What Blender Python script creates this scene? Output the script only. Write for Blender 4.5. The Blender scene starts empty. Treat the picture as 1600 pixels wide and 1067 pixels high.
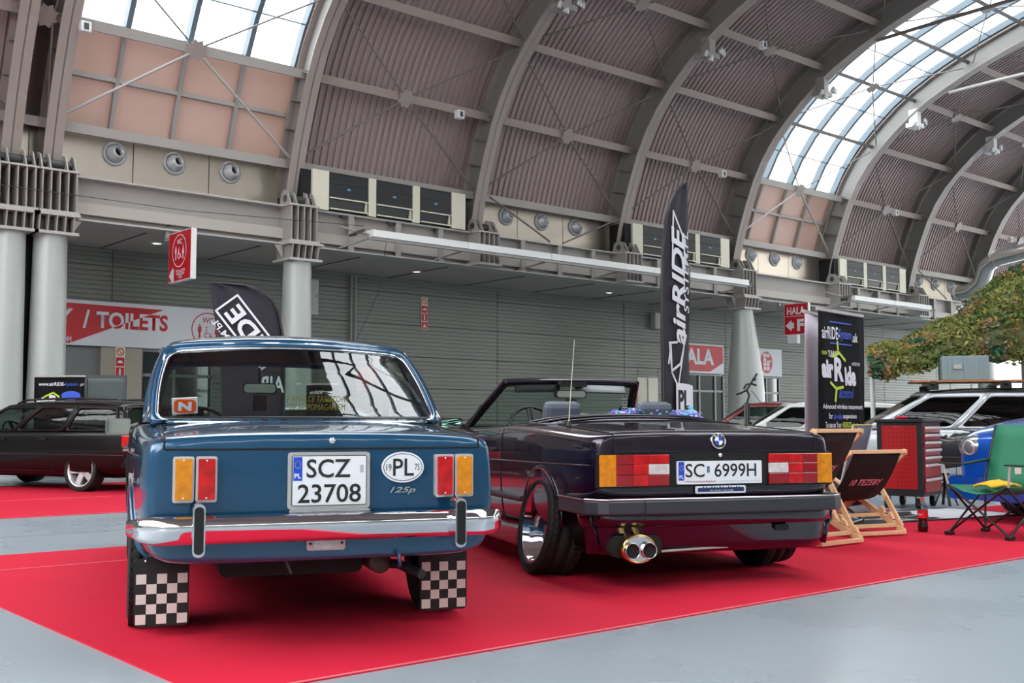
import bpy, bmesh, math, random
from mathutils import Vector, Matrix
from mathutils.bvhtree import BVHTree
random.seed(7)
PI = math.pi
S = bpy.context.scene
COL = S.collection

# ---------------------------------------------------------------- camera, sky, exposure
cam_d = bpy.data.cameras.new('camera')
cam = bpy.data.objects.new('camera', cam_d); COL.objects.link(cam); S.camera = cam
cam_d.sensor_width = 36.0; cam_d.lens = 1710.0 / 1600.0 * 36.0
cam_d.clip_start = 0.05; cam_d.clip_end = 500
cam.location = (0, 0, 0.95)
HEAD = math.radians(49.645); PITCH = math.radians(4.2475)
cam.rotation_euler = (PI / 2 + PITCH, 0, HEAD - PI / 2)

W = bpy.data.worlds.new('overcast_sky'); S.world = W; W.use_nodes = True
wn = W.node_tree.nodes; wl = W.node_tree.links
bg = wn['Background']; bg.inputs['Color'].default_value = (0.97, 0.985, 1.0, 1); bg.inputs['Strength'].default_value = 1.0
S.view_settings.view_transform = 'Standard'; S.view_settings.look = 'None'
S.view_settings.gamma = 1.0; S.view_settings.use_curve_mapping = False
S.view_settings.exposure = 2.75
S.cycles.use_denoising = True
S.cycles.max_bounces = 10; S.cycles.diffuse_bounces = 5; S.cycles.glossy_bounces = 5
S.cycles.transparent_max_bounces = 24; S.cycles.transmission_bounces = 8
S.cycles.sample_clamp_indirect = 6.0; S.cycles.caustics_reflective = False; S.cycles.caustics_refractive = False

# ---------------------------------------------------------------- materials
def lin(c):
    c = c / 255.0
    return c / 12.92 if c <= 0.04045 else ((c + 0.055) / 1.055) ** 2.4
def rgb(r, g, b): return (lin(r), lin(g), lin(b), 1.0)
MATS = {}
def mat(name, col, rough=0.5, metal=0.0, coat=0.0, emit=0.0, var=0.0, vscale=6.0, bump=0.0, bscale=40.0, spec=0.5, aniso=None, rvar=0.0):
    """procedural principled material; var = colour mottling, bump = fine relief"""
    if name in MATS: return MATS[name]
    m = bpy.data.materials.new(name); m.use_nodes = True; MATS[name] = m
    n, l = m.node_tree.nodes, m.node_tree.links
    b = n['Principled BSDF']
    c = rgb(*col)
    b.inputs['Base Color'].default_value = c
    b.inputs['Roughness'].default_value = rough; b.inputs['Metallic'].default_value = metal
    b.inputs['Coat Weight'].default_value = coat; b.inputs['Coat Roughness'].default_value = 0.02
    b.inputs['Specular IOR Level'].default_value = spec
    if emit: b.inputs['Emission Color'].default_value = c; b.inputs['Emission Strength'].default_value = emit
    if var or rvar or bump:
        tc = n.new('ShaderNodeTexCoord')
        mp = n.new('ShaderNodeMapping'); l.new(tc.outputs['Object'], mp.inputs['Vector'])
        if aniso: mp.inputs['Scale'].default_value = aniso
    if var or rvar:
        nz = n.new('ShaderNodeTexNoise'); nz.inputs['Scale'].default_value = vscale; nz.inputs['Detail'].default_value = 5
        l.new(mp.outputs['Vector'], nz.inputs['Vector'])
        if var:
            mx = n.new('ShaderNodeMix'); mx.data_type = 'RGBA'
            mx.inputs[6].default_value = tuple(max(0, v * (1 - var)) for v in c[:3]) + (1,)
            mx.inputs[7].default_value = tuple(min(1, v * (1 + var)) for v in c[:3]) + (1,)
            l.new(nz.outputs['Fac'], mx.inputs[0]); l.new(mx.outputs[2], b.inputs['Base Color'])
        if rvar:
            mr = n.new('ShaderNodeMapRange'); mr.inputs[3].default_value = max(0, rough - rvar); mr.inputs[4].default_value = rough + rvar
            l.new(nz.outputs['Fac'], mr.inputs[0]); l.new(mr.outputs[0], b.inputs['Roughness'])
    if bump:
        n2 = n.new('ShaderNodeTexNoise'); n2.inputs['Scale'].default_value = bscale; n2.inputs['Detail'].default_value = 3
        l.new(mp.outputs['Vector'], n2.inputs['Vector'])
        bp = n.new('ShaderNodeBump'); bp.inputs['Strength'].default_value = bump; bp.inputs['Distance'].default_value = 0.01
        l.new(n2.outputs['Fac'], bp.inputs['Height']); l.new(bp.outputs['Normal'], b.inputs['Normal'])
    return m
def glass(name, tint=(225, 235, 230), ior=1.5, rough=0.0, refl=1.0):
    """thin single-sheet glass: tinted see-through plus fresnel reflection"""
    if name in MATS: return MATS[name]
    m = bpy.data.materials.new(name); m.use_nodes = True; MATS[name] = m
    n, l = m.node_tree.nodes, m.node_tree.links
    for x in list(n): n.remove(x)
    o = n.new('ShaderNodeOutputMaterial'); t = n.new('ShaderNodeBsdfTransparent'); g = n.new('ShaderNodeBsdfGlossy')
    t.inputs['Color'].default_value = rgb(*tint); g.inputs['Roughness'].default_value = rough
    fr = n.new('ShaderNodeFresnel'); fr.inputs['IOR'].default_value = ior
    ml = n.new('ShaderNodeMath'); ml.operation = 'MULTIPLY'; ml.inputs[1].default_value = refl; ml.use_clamp = True
    mx = n.new('ShaderNodeMixShader')
    ge = n.new('ShaderNodeNewGeometry'); mr = n.new('ShaderNodeMapRange'); mr.inputs[3].default_value = ior; mr.inputs[4].default_value = 1.0/ior
    l.new(ge.outputs['Backfacing'], mr.inputs[0]); l.new(mr.outputs[0], fr.inputs['IOR'])
    l.new(fr.outputs[0], ml.inputs[0]); l.new(ml.outputs[0], mx.inputs[0]); l.new(t.outputs[0], mx.inputs[1]); l.new(g.outputs[0], mx.inputs[2])
    l.new(mx.outputs[0], o.inputs['Surface'])
    return m

# ---------------------------------------------------------------- mesh building
def frame(o, x, y=None, z=None):
    """matrix with origin o and given (orthonormalised) axes"""
    x = Vector(x).normalized()
    if z is None:
        y = Vector(y); z = x.cross(y).normalized(); y = z.cross(x).normalized()
    else:
        z = Vector(z); y = z.cross(x).normalized(); z = x.cross(y).normalized()
    m = Matrix((x, y, z)).transposed().to_4x4(); m.translation = Vector(o)
    return m
class MB:
    """collects shapes; build() links them as ONE mesh object"""
    def __init__(s): s.v = []; s.f = []; s.fm = []; s.sm = []; s.m = Matrix.Identity(4); s.mi = 0
    def add(s, vs, fs, smooth=False):
        o = len(s.v)
        s.v += [tuple(s.m @ Vector(p)) for p in vs]
        for f in fs: s.f.append(tuple(i + o for i in f)); s.fm.append(s.mi); s.sm.append(smooth)
        return s
    def box(s, lo, hi):
        x0, y0, z0 = lo; x1, y1, z1 = hi
        return s.add([(x0,y0,z0),(x1,y0,z0),(x1,y1,z0),(x0,y1,z0),(x0,y0,z1),(x1,y0,z1),(x1,y1,z1),(x0,y1,z1)],
                     [(0,3,2,1),(4,5,6,7),(0,1,5,4),(1,2,6,5),(2,3,7,6),(3,0,4,7)])
    def cbox(s, c, d): return s.box([c[i]-d[i]/2 for i in range(3)], [c[i]+d[i]/2 for i in range(3)])
    def rbox(s, lo, hi, r, ax=1, n=4):
        """box with rounded corners in the plane across axis ax"""
        a, b = [i for i in range(3) if i != ax]
        pts = []
        for cx, cy, a0 in ((hi[a]-r, hi[b]-r, 0), (lo[a]+r, hi[b]-r, PI/2), (lo[a]+r, lo[b]+r, PI), (hi[a]-r, lo[b]+r, 1.5*PI)):
            for k in range(n + 1):
                t = a0 + PI / 2 * k / n; pts.append((cx + r*math.cos(t), cy + r*math.sin(t)))
        return s.prism(pts, lo[ax], hi[ax], ax)
    def prism(s, poly, h0, h1, ax=2, smooth=False):
        """polygon in the plane across axis ax (coordinates in remaining axis order) extruded h0..h1"""
        n = len(poly)
        def P(p, h):
            q = [p[0], p[1]]; q.insert(ax, h); return tuple(q)
        vs = [P(p, h0) for p in poly] + [P(p, h1) for p in poly]
        fs = [(i, (i+1) % n, n + (i+1) % n, n + i) for i in range(n)]
        s.add(vs, fs, smooth)
        return s.add(vs, [tuple(range(n))[::-1], tuple(range(n, 2*n))])
    def bar(s, p0, p1, w, h, up=(0, 0, 1)):
        """rectangular bar from p0 to p1; w across, h along up"""
        p0, p1 = Vector(p0), Vector(p1); d = (p1 - p0); L = d.length; d.normalize()
        u = Vector(up); u = (u - d * u.dot(d))
        if u.length < 1e-4: u = Vector((1, 0, 0)); u = u - d * u.dot(d)
        u.normalize(); a = d.cross(u)
        vs = []
        for p in (p0, p1):
            for x, y in ((-1,-1),(1,-1),(1,1),(-1,1)): vs.append(tuple(p + a*(x*w/2) + u*(y*h/2)))
        return s.add(vs, [(0,3,2,1),(4,5,6,7),(0,1,5,4),(1,2,6,5),(2,3,7,6),(3,0,4,7)])
    def tube(s, pts, r, n=8, closed=False, caps=True):
        pts = [Vector(p) for p in pts]; m = len(pts); rr = r if isinstance(r, (list, tuple)) else [r]*m
        vs = []; prev = None
        for i, p in enumerate(pts):
            if closed: d = pts[(i+1) % m] - pts[i-1]
            else: d = pts[min(i+1, m-1)] - pts[max(i-1, 0)]
            d.normalize()
            if prev is None:
                a = d.orthogonal().normalized()
            else:
                a = prev - d * prev.dot(d)
                a = a.normalized() if a.length > 1e-6 else d.orthogonal().normalized()
            prev = a; b = d.cross(a)
            for k in range(n):
                t = 2*PI*k/n; vs.append(tuple(p + (a*math.cos(t) + b*math.sin(t))*rr[i]))
        fs = []
        for i in range(m if closed else m-1):
            j = (i+1) % m
            for k in range(n):
                fs.append((i*n+k, i*n+(k+1) % n, j*n+(k+1) % n, j*n+k))
        s.add(vs, fs, True)
        if caps and not closed: s.add(vs, [tuple(range(n))[::-1], tuple(range((m-1)*n, m*n))])
        return s
    def lathe(s, prof, n=24, ax=2, a0=0.0, a1=2*PI, smooth=True):
        """prof = [(radius, height)] turned about axis ax"""
        full = abs(a1 - a0 - 2*PI) < 1e-6; k1 = n if full else n+1; vs = []
        for r, h in prof:
            for k in range(k1):
                t = a0 + (a1-a0)*k/n; q = [r*math.cos(t), r*math.sin(t)]; q.insert(ax, h)
                if ax == 1: q = [r*math.cos(t), h, -r*math.sin(t)]
                vs.append(tuple(q))
        fs = []
        for i in range(len(prof)-1):
            for k in range(n):
                k2 = (k+1) % k1 if full else k+1
                fs.append((i*k1+k, i*k1+k2, (i+1)*k1+k2, (i+1)*k1+k))
        return s.add(vs, fs, smooth)
    def sheet(s, grid, smooth=True):
        m = len(grid); n = len(grid[0]); vs = [p for r in grid for p in r]
        return s.add(vs, [(i*n+j, i*n+j+1, (i+1)*n+j+1, (i+1)*n+j) for i in range(m-1) for j in range(n-1)], smooth)
    def ball(s, c, r, n=10, m=6, sc=(1, 1, 1)):
        prof = [(math.sin(PI*i/m), -math.cos(PI*i/m)) for i in range(m+1)]
        vs = []
        for a, h in prof:
            for k in range(n): t = 2*PI*k/n; vs.append((c[0]+a*math.cos(t)*r*sc[0], c[1]+a*math.sin(t)*r*sc[1], c[2]+h*r*sc[2]))
        return s.add(vs, [(i*n+k, i*n+(k+1) % n, (i+1)*n+(k+1) % n, (i+1)*n+k) for i in range(m) for k in range(n)], True)
    def mesh(s, name, mats):
        me = bpy.data.meshes.new(name); me.from_pydata(s.v, [], s.f)
        for m in (mats if isinstance(mats, (list, tuple)) else [mats]): me.materials.append(m)
        me.polygons.foreach_set('material_index', s.fm); me.polygons.foreach_set('use_smooth', s.sm)
        me.update(); return me
    def build(s, name, mats, parent=None, loc=None, bevel=0, subsurf=0, solid=0):
        o = bpy.data.objects.new(name, s.mesh(name, mats)); COL.objects.link(o)
        if parent: o.parent = parent
        if loc: o.location = loc
        if solid: md = o.modifiers.new('solid', 'SOLIDIFY'); md.thickness = solid; md.offset = 0
        if subsurf: md = o.modifiers.new('sub', 'SUBSURF'); md.levels = md.render_levels = subsurf
        if bevel: md = o.modifiers.new('bev', 'BEVEL'); md.width = bevel; md.segments = 2; md.limit_method = 'ANGLE'
        return o
def tag(o, label=None, cat=None, group=None, kind=None):
    if label: o['label'] = label
    if cat: o['category'] = cat
    if group: o['group'] = group
    if kind: o['kind'] = kind
    return o
def empty(name, loc=(0, 0, 0), rz=0.0, label=None, cat=None, group=None, kind=None, parent=None):
    o = bpy.data.objects.new(name, None); COL.objects.link(o); o.location = loc; o.rotation_euler = (0, 0, rz)
    o.empty_display_size = 0.1
    if parent: o.parent = parent
    return tag(o, label, cat, group, kind)
def copy_tree(o, parent=None):
    c = o.copy(); COL.objects.link(c); c.parent = parent
    for ch in o.children: copy_tree(ch, c)
    return c
_txt = {}
def text(body, mats, M, w, h, parent=None, name='lettering', bold=0.0, depth=0.0015, shear=0.0, mirror=False, align='fit'):
    """flat lettering fitted to w x h, centred on matrix M (x right, y up, z towards the reader)"""
    c = bpy.data.curves.new('t', 'FONT'); c.body = body; c.extrude = 0; c.offset = bold; c.shear = shear; c.resolution_u = 3
    c.align_x = 'CENTER'; c.space_line = 0.9
    o = bpy.data.objects.new('t', c); COL.objects.link(o)
    me = bpy.data.meshes.new_from_object(o.evaluated_get(bpy.context.evaluated_depsgraph_get()))
    bpy.data.objects.remove(o); bpy.data.curves.remove(c)
    xs = [v.co.x for v in me.vertices]; ys = [v.co.y for v in me.vertices]
    x0, x1, y0, y1 = min(xs), max(xs), min(ys), max(ys)
    sx = w / (x1 - x0); sy = h / (y1 - y0)
    for v in me.vertices:
        v.co = M @ Vector(((v.co.x - (x0+x1)/2) * sx * (-1 if mirror else 1), (v.co.y - (y0+y1)/2) * sy, depth))
    me.name = name; me.materials.clear(); me.materials.append(mats)
    o = bpy.data.objects.new(name, me); COL.objects.link(o)
    if parent: o.parent = parent
    return o
def boolean(base, cutter, op='DIFFERENCE'):
    md = base.modifiers.new('cut', 'BOOLEAN'); md.object = cutter; md.operation = op; md.solver = 'EXACT'
    try: md.material_mode = 'TRANSFER'
    except Exception: pass
def bake(o):
    """apply all modifiers without operators"""
    dg = bpy.context.evaluated_depsgraph_get(); dg.update()
    me = bpy.data.meshes.new_from_object(o.evaluated_get(dg)); old = o.data
    o.modifiers.clear(); o.data = me; bpy.data.meshes.remove(old)

# shared materials
M_steel = mat('grey_steel_paint', (158, 153, 148), 0.45, 0.0, var=0.05, vscale=1.5)
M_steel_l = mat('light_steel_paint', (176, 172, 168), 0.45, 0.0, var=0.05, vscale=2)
M_dark = mat('dark_steel', (62, 62, 62), 0.5)
M_black = mat('black_plastic', (18, 18, 19), 0.35)
M_matt = mat('matt_black', (12, 12, 13), 0.8)
M_rubber = mat('tyre_rubber', (22, 22, 22), 0.75, bump=0.2, bscale=60)
M_chrome = mat('chrome', (225, 225, 228), 0.05, 1.0)
M_white = mat('white_paint', (225, 225, 225), 0.5)
M_red = mat('sign_red', (200, 22, 38), 0.4)
M_paper = mat('white_print', (226, 228, 232), 0.45)
M_glass = glass('clear_glass')
M_wood = mat('beech_wood', (222, 182, 140), 0.5, var=0.14, vscale=5, aniso=(8, 8, 1.0))
M_lamp = mat('lamp_white', (240, 240, 235), 0.3)
# ================================================================ carpets
M_carpet = mat('red_carpet_pile', (202, 28, 56), .85, var=.10, vscale=1.3, bump=.25, bscale=350, spec=.2)
def carpet(nm, x0, x1, y0, y1, label, seams=(), tapes=(0,)):
    b = MB(); b.box((x0, y0, 0.0), (x1, y1, .006)); c = b.build(nm, M_carpet); tag(c, label, 'carpet', 'red carpets')
    for y in seams:
        b = MB(); b.box((x0, y-.008, .006), (x1, y+.008, .0072)); b.build('seam_tape', mat('seam_tape', (235, 120, 130), .5), c)
    for y in [(y0, y1)[i] for i in tapes]:
        b = MB(); b.box((x0, y+.0005 if y == y0 else y-.03, .006), (x1, y+.018 if y == y0 else y-.0005, .0082)); b.build('edge_tape', mat('edge_tape', (224, 118, 124), .35), c)
    return c
carpet('carpet', 1.7, 16.0, 3.6, 6.03, 'red carpet strip along the front edge under both car tails')
carpet('carpet', 1.7, 10.9, 6.034, 7.526, 'middle red carpet strip under the front halves of the two cars', (), ())
carpet('carpet', 1.7, 9.6, 7.53, 8.4, 'narrow red carpet strip beyond the front wheels of the blue saloon', (7.55,), ())
carpet('carpet', -6, 9.5, 11.6, 17.5, 'large red carpet under the black estate car at the left', (14.2,))
# ================================================================ the hall
WV = 27.6          # main wall plane
BV = 23.5          # edge beam plane
FEET = [-10.67, -4.95, 0.76, 6.46, 7.28, 12.95, 18.65, 24.35, 30.05, 35.75, 41.45, 47.15, 52.85, 58.55]
BAYS = [(FEET[i], FEET[i+1]) for i in range(len(FEET)-1)]
SKY = {(7.28, 12.95), (30.05, 35.75), (52.85, 58.55), (-10.67, -4.95)}

floor = MB(); floor.add([(-25, -16, 0), (90, -16, 0), (90, WV+.3, 0), (-25, WV+.3, 0)], [(0, 1, 2, 3)])
fo = floor.build('floor', mat('polished_concrete', (148, 159, 166), 0.28, 0, var=0.10, vscale=0.8, rvar=0.07, bump=0.03, bscale=3)); tag(fo, kind='structure')
# saw-cut joints of the floor
jb = MB()
for x in (-4, 2, 8, 14, 20, 26, 32): jb.box((x-.006, -16, .0005), (x+.006, WV, .002))
for y in (-6, 0, 6.03+3.7, 18): jb.box((-25, y-.006, .0005), (60, y+.006, .0018))
tag(jb.build('floor_joint', mat('joint_filler', (112, 116, 118), 0.7), fo), kind='structure')

# ---- wall of ribbed metal panels
wall = empty('wall_back', (0, 0, 0), kind='structure')
M_wall = mat('ribbed_wall_paint', (128, 131, 124), 0.42, 0.1, var=0.05, vscale=0.7)
M_wjoint = mat('wall_joint_dark', (70, 72, 68), 0.6)
bk = MB(); bk.box((-25, WV+.06, 0), (55.5, WV+.25, 5.6)); bk.build('backing', M_wjoint, wall)
openings = [(9.0, 12.9, 2.84), (31.9, 34.45, 2.84), (35.9, 38.1, 2.84), (29.5, 30.6, 2.62)]
xs = [-25, -18, -12.5, -7, -1.5, 4.1, 10.14, 15.5, 22.82, 28.8, 34.6, 40.4, 46.2, 51, 55.5]
zs = [0.0, 1.04, 2.01, 2.98, 3.95, 4.92, 5.6]
def ribbed(x0, x1, z0, z1):
    g = []; n = max(1, int(round((z1-z0)/.12))); st = (z1-z0-.016)/n; z = z0+.008
    prof = []
    for k in range(n):
        prof += [(z+k*st, .0), (z+k*st+st*.62, .0), (z+k*st+st*.72, .022), (z+k*st+st*.9, .022)]
    prof.append((z1-.008, 0))
    b = MB(); b.sheet([[(x0+.008, WV+y, zz), (x1-.008, WV+y, zz)] for zz, y in prof], smooth=False)
    b.add([(x0+.008, WV, z0+.008), (x0+.008, WV, z1-.008), (x0+.008, WV+.06, z1-.008), (x0+.008, WV+.06, z0+.008)], [(0, 1, 2, 3)])
    return b
for i in range(len(xs)-1):
    for j in range(len(zs)-1):
        segs = [(xs[i], xs[i+1])]
        for a, b, top in openings:
            if zs[j] < top - .2:
                ns = []
                for p, q in segs:
                    if b <= p or a >= q: ns.append((p, q))
                    else:
                        if a > p + .05: ns.append((p, a))
                        if b < q - .05: ns.append((b, q))
                segs = ns
        for p, q in segs: ribbed(p, q, zs[j], zs[j+1]).build('panel', M_wall, wall)
# walls that close the hall behind / beyond (seen in reflections only) : glazed facade frame opposite
oppo = empty('wall_front', kind='structure')
b = MB()
for x in range(-25, 91, 5): b.box((x-.12, -11.7, 0), (x+.12, -11.4, 6.2))
for z in (3.0, 6.1): b.box((-25, -11.65, z-.1), (90, -11.45, z+.1))
b.build('frame', M_steel, oppo)
for x in range(-25, 90, 5):
    if x in (30,): continue      # open gate
    b = MB(); b.box((x+.12, -11.6, 0), (x+4.88, -11.5, 6.0)); b.build('panel', M_wall, oppo)

wl = empty('wall_left', kind='structure')
for y in range(-11, 27, 5): b = MB(); b.box((-25.2, y-.5, 0), (-25.05, y+4.48, 12)); b.build('panel', M_wall, wl)
ribbed(29.5, 30.6, 2.63, 2.98).build('panel', M_wall, wall)
we = empty('wall_right', kind='structure')
for y in range(-12, 25, 4): b = MB(); b.box((75, y, 6.0), (75.2, y+3.98, 15.5)); b.build('panel', M_clad if False else M_wall, we)
for y in (-12, -7.9, -3.8): b = MB(); b.box((75, y, 0), (75.2, y+4, 5.98)); b.build('panel', M_wall, we)
# ---- doors
def door_set(n, x0, x1, cols):
    d = empty('door_%d' % n, (0, 0, 0), kind='structure')
    M_al = mat('aluminium_frame', (120, 124, 126), 0.4, 0.5)
    b = MB(); b.box((x0, WV-.02, 0), (x0+.07, WV+.1, 2.84)); b.box((x1-.07, WV-.02, 0), (x1, WV+.1, 2.84))
    b.box((x0, WV-.02, 2.78), (x1, WV+.1, 2.86)); b.box((x0, WV-.02, 2.14), (x1, WV+.1, 2.22))
    for c in cols: b.box((c-.045, WV-.03, 0), (c+.045, WV+.1, 2.8))
    b.build('door_frame', M_al, d)
    e = [x0+.07] + list(cols) + [x1-.07]
    for i in range(len(e)-1):
        for z0, z1 in ((.05, 2.14), (2.22, 2.78)):
            g = MB(); g.box((e[i]+.05, WV+.03, z0), (e[i+1]-.05, WV+.045, z1)); g.build('pane', mat('door_glass', (52, 60, 60), 0.06, 0.0, coat=1), d)
    h = MB(); h.tube([(e[1]-.12, WV-.07, .9), (e[1]-.12, WV-.07, 1.3)], .015); h.build('handle', M_chrome, d)
    return d
door_set(1, 31.9, 34.45, [32.95, 33.9]); door_set(2, 35.9, 38.1, [37.2]); door_set(3, 10.9, 12.9, [11.8])
b = MB(); b.box((9.0, WV+.0, 0), (10.9, WV+.1, 2.84)); tag(b.build('wall_niche', mat('niche_grey', (120, 122, 122), 0.5), wall), kind='structure')
b = MB(); b.box((9.85, WV-.14, 0), (10.9, WV+.02, 2.84)); tag(b.build('pilaster', mat('beige_stone', (168, 160, 145), 0.6, var=0.06), wall), kind='structure')
b = MB(); b.box((29.5, WV, 0), (30.6, WV+.05, 2.62)); b.mi = 1; b.box((30.02, WV-.02, 0), (30.06, WV+.01, 2.6)); b.box((29.9, WV-.05, 1.0), (29.98, WV-.02, 1.15))
w4 = empty('door_4', kind='structure'); b.build('door_leaf', [mat('cream_door', (236, 232, 212), 0.5), M_steel], w4)
tag(w4, kind='structure')

# ---- soffit
sof = MB(); sof.box((-25, BV-.2, 5.35), (56, WV+.3, 5.6))
so = sof.build('ceiling', mat('soffit_board', (175, 168, 160), 0.55, var=0.05)); tag(so, kind='structure')
jb = MB()
for i in range(-8, 16): jb.box((i*2.9+6.9, BV-.2, 5.335), (i*2.9+6.93, WV, 5.352))
tag(jb.build('soffit_joint', M_dark, so), kind='structure')
b = MB(); b.box((-25, 24.1, 5.6), (56, WV+.3, 7.4)); tag(b.build('wall_upper', M_dark), kind='structure')
for i, x in enumerate((4.0, 10.6, 18.4, 26.37, 34.0, 41.6)):
    l = empty('downlight', (x, 25.95, 5.35), label='small round soffit downlight ' + ['left of the twin columns', 'above the toilets sign', 'under the left half of the long light beam', 'just left of the tall feather flag', 'right of the flared column', 'farthest to the right'][i], cat='light', group='recessed soffit downlights')
    r = MB(); r.lathe([(.16, 0), (.16, -.015), (.11, -.02), (.1, -.005)], 20); r.build('trim_ring', M_white, l)
    g = MB(); g.lathe([(.1, -.006), (.0, -.006)], 20); g.build('lens', mat('downlight_lens', (250, 248, 235), .4, emit=1.0), l)

# ---- edge beam
beam = empty('edge_beam', kind='structure')
b = MB(); b.box((-25, BV-.02, 5.2), (45.2, BV+.03, 6.14)); b.build('web', M_steel, beam)
b = MB(); b.box((-25, BV-.26, 6.11), (45.2, BV+.3, 6.15)); b.box((-25, BV-.26, 5.2), (45.2, BV+.3, 5.24)); b.build('flange', M_steel_l, beam)
for x in [a + (bb-a)*t for (a, bb) in BAYS for t in (.27, .52, .76) if (a, bb) not in SKY and 12 < a < 45]:
    b = MB(); b.box((x-.02, BV-.22, 5.24), (x+.02, BV-.02, 6.11)); b.box((x-.08, BV-.24, 5.24), (x+.08, BV-.215, 6.11)); b.build('stiffener', M_steel, beam)
def bracket(u, cap):
    """fan of plates that carries an arch foot"""
    r = []
    for k in range(5):
        x = u + (k-2)*.17
        poly = [(BV-.62, 5.24), (BV-.02, 5.24), (BV-.02, 6.15), (BV-.1, 6.42), (BV-.24, 6.52), (BV-.4, 6.46), (BV-.55, 6.18), (BV-.62, 6.11)]
        if k == 2: poly = poly[:3] + [(BV-.62, 6.15)]
        b = MB(); b.prism(poly, x-.014, x+.014, 0); r.append(b.build('bracket_plate', M_steel, beam))
    b = MB(); b.box((u-.4, BV-.64, 6.1), (u+.4, BV-.02, 6.14)); b.box((u-.4, BV-.66, 5.22), (u+.4, BV-.02, 5.28)); b.build('bracket_flange', M_steel_l, beam)
    b = MB(); b.tube([(u-.36, BV-.3, 6.3), (u+.36, BV-.3, 6.3)], .09, 12); b.build('hinge_pin', M_dark, beam)
for u in FEET:
    if u < 46: bracket(u, True)

# ---- columns
M_colm = mat('column_paint', (178, 182, 178), 0.38, 0.15, var=0.04)
def column(u, r0, r1, lab, dx=0.0):
    c = empty('column', (u, BV-.3, 0), kind='structure', label=lab, cat='column', group='steel columns under the edge beam')
    b = MB()
    vs = []
    for z, r, o in ((0, r1*1.12, dx), (2.4, r1, dx*.6), (4.75, r0, 0), (4.8, r0, 0)):
        vs.append([(o + r*math.cos(2*PI*k/28), r*.95*math.sin(2*PI*k/28), z) for k in range(29)])
    b.sheet(vs); b.build('shaft', M_colm, c)
    b = MB(); b.box((-.44, -.42, 4.78), (.44, .42, 4.84)); b.box((-.46, -.44, 5.16), (.46, .44, 5.22)); b.build('capital_ring', M_steel_l, c)
    b = MB(); b.box((-.3, -.2, 4.84), (.3, .2, 5.16)); b.build('capital_core', M_dark, c)
    for k in range(5):
        x = (k-2)*.17
        b = MB(); b.prism([(-.36, 4.84), (.36, 4.84), (.42, 5.16), (-.42, 5.16)], x-.014, x+.014, 0); b.build('capital_plate', M_steel, c)
    b = MB(); b.prism([(-.62, 5.16), (-.4, 5.16), (-.4, 4.84)], -.012, .012, 1); b.prism([(.62, 5.16), (.4, 4.84), (.4, 5.16)], -.012, .012, 1); b.build('gusset', M_steel, c)
column(6.42, .31, .33, 'round grey steel column at the left edge, left one of the twin pair')
column(7.22, .33, .36, 'round grey steel column carrying the left side of the skylight bay, right one of the twin pair')
b = MB(); b.box((6.78, BV-.1, 0), (6.95, BV+.1, 5.2)); tag(b.build('trim_2', M_matt), kind='structure')
column(12.95, .34, .37, 'round grey steel column behind the fin-shaped flag and blue car')
column(30.05, .34, .62, 'flared grey steel column between the two HALA door signs', .16)
column(47.15, .34, .37, 'round grey steel column hidden behind the camouflage net')

# ---- vault geometry
half = [(23.5, 6.2), (23.32, 7.0), (23.03, 7.9), (22.52, 9.15), (21.9, 10.15), (21.0, 11.05), (19.85, 11.92), (18.4, 12.64), (16.0, 13.46), (13, 14.1), (10, 14.42), (6, 14.55)]
ctl = half + [(12-v, z) for v, z in half[-2::-1]]
def spline(c, per=8):
    out = []
    for i in range(len(c)-1):
        p0, p1, p2, p3 = (Vector(c[max(i-1, 0)]), Vector(c[i]), Vector(c[i+1]), Vector(c[min(i+2, len(c)-1)]))
        for k in range(per):
            t = k/per
            out.append(.5*((2*p1) + (-p0+p2)*t + (2*p0-5*p1+4*p2-p3)*t*t + (-p0+3*p1-3*p2+p3)*t**3))
    out.append(Vector(c[-1])); return out
dense = spline([Vector((a, b)) for a, b in ctl])
def offset(off):
    """points at constant spacing on the curve pushed outwards by off"""
    q = []
    for i, p in enumerate(dense):
        d = (dense[min(i+1, len(dense)-1)] - dense[max(i-1, 0)]).normalized(); n = Vector((-d.y, d.x)); n = -n if n.dot(p - Vector((6, 5))) < 0 else n
        q.append(p + n*off)
    return q
def resample(q, step=None, n=None, s0=0.0):
    L = [0]
    for i in range(1, len(q)): L.append(L[-1] + (q[i]-q[i-1]).length)
    def at(s):
        s = min(max(s, 0), L[-1])
        for i in range(1, len(L)):
            if s <= L[i]: t = (s-L[i-1])/max(L[i]-L[i-1], 1e-9); return q[i-1].lerp(q[i], t)
        return q[-1]
    return at, L[-1]
at0, L0 = resample(offset(0)); atP, LP = resample(offset(.42)); atC, LC = resample(offset(.95)); atO, LO = resample(offset(.68))
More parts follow.
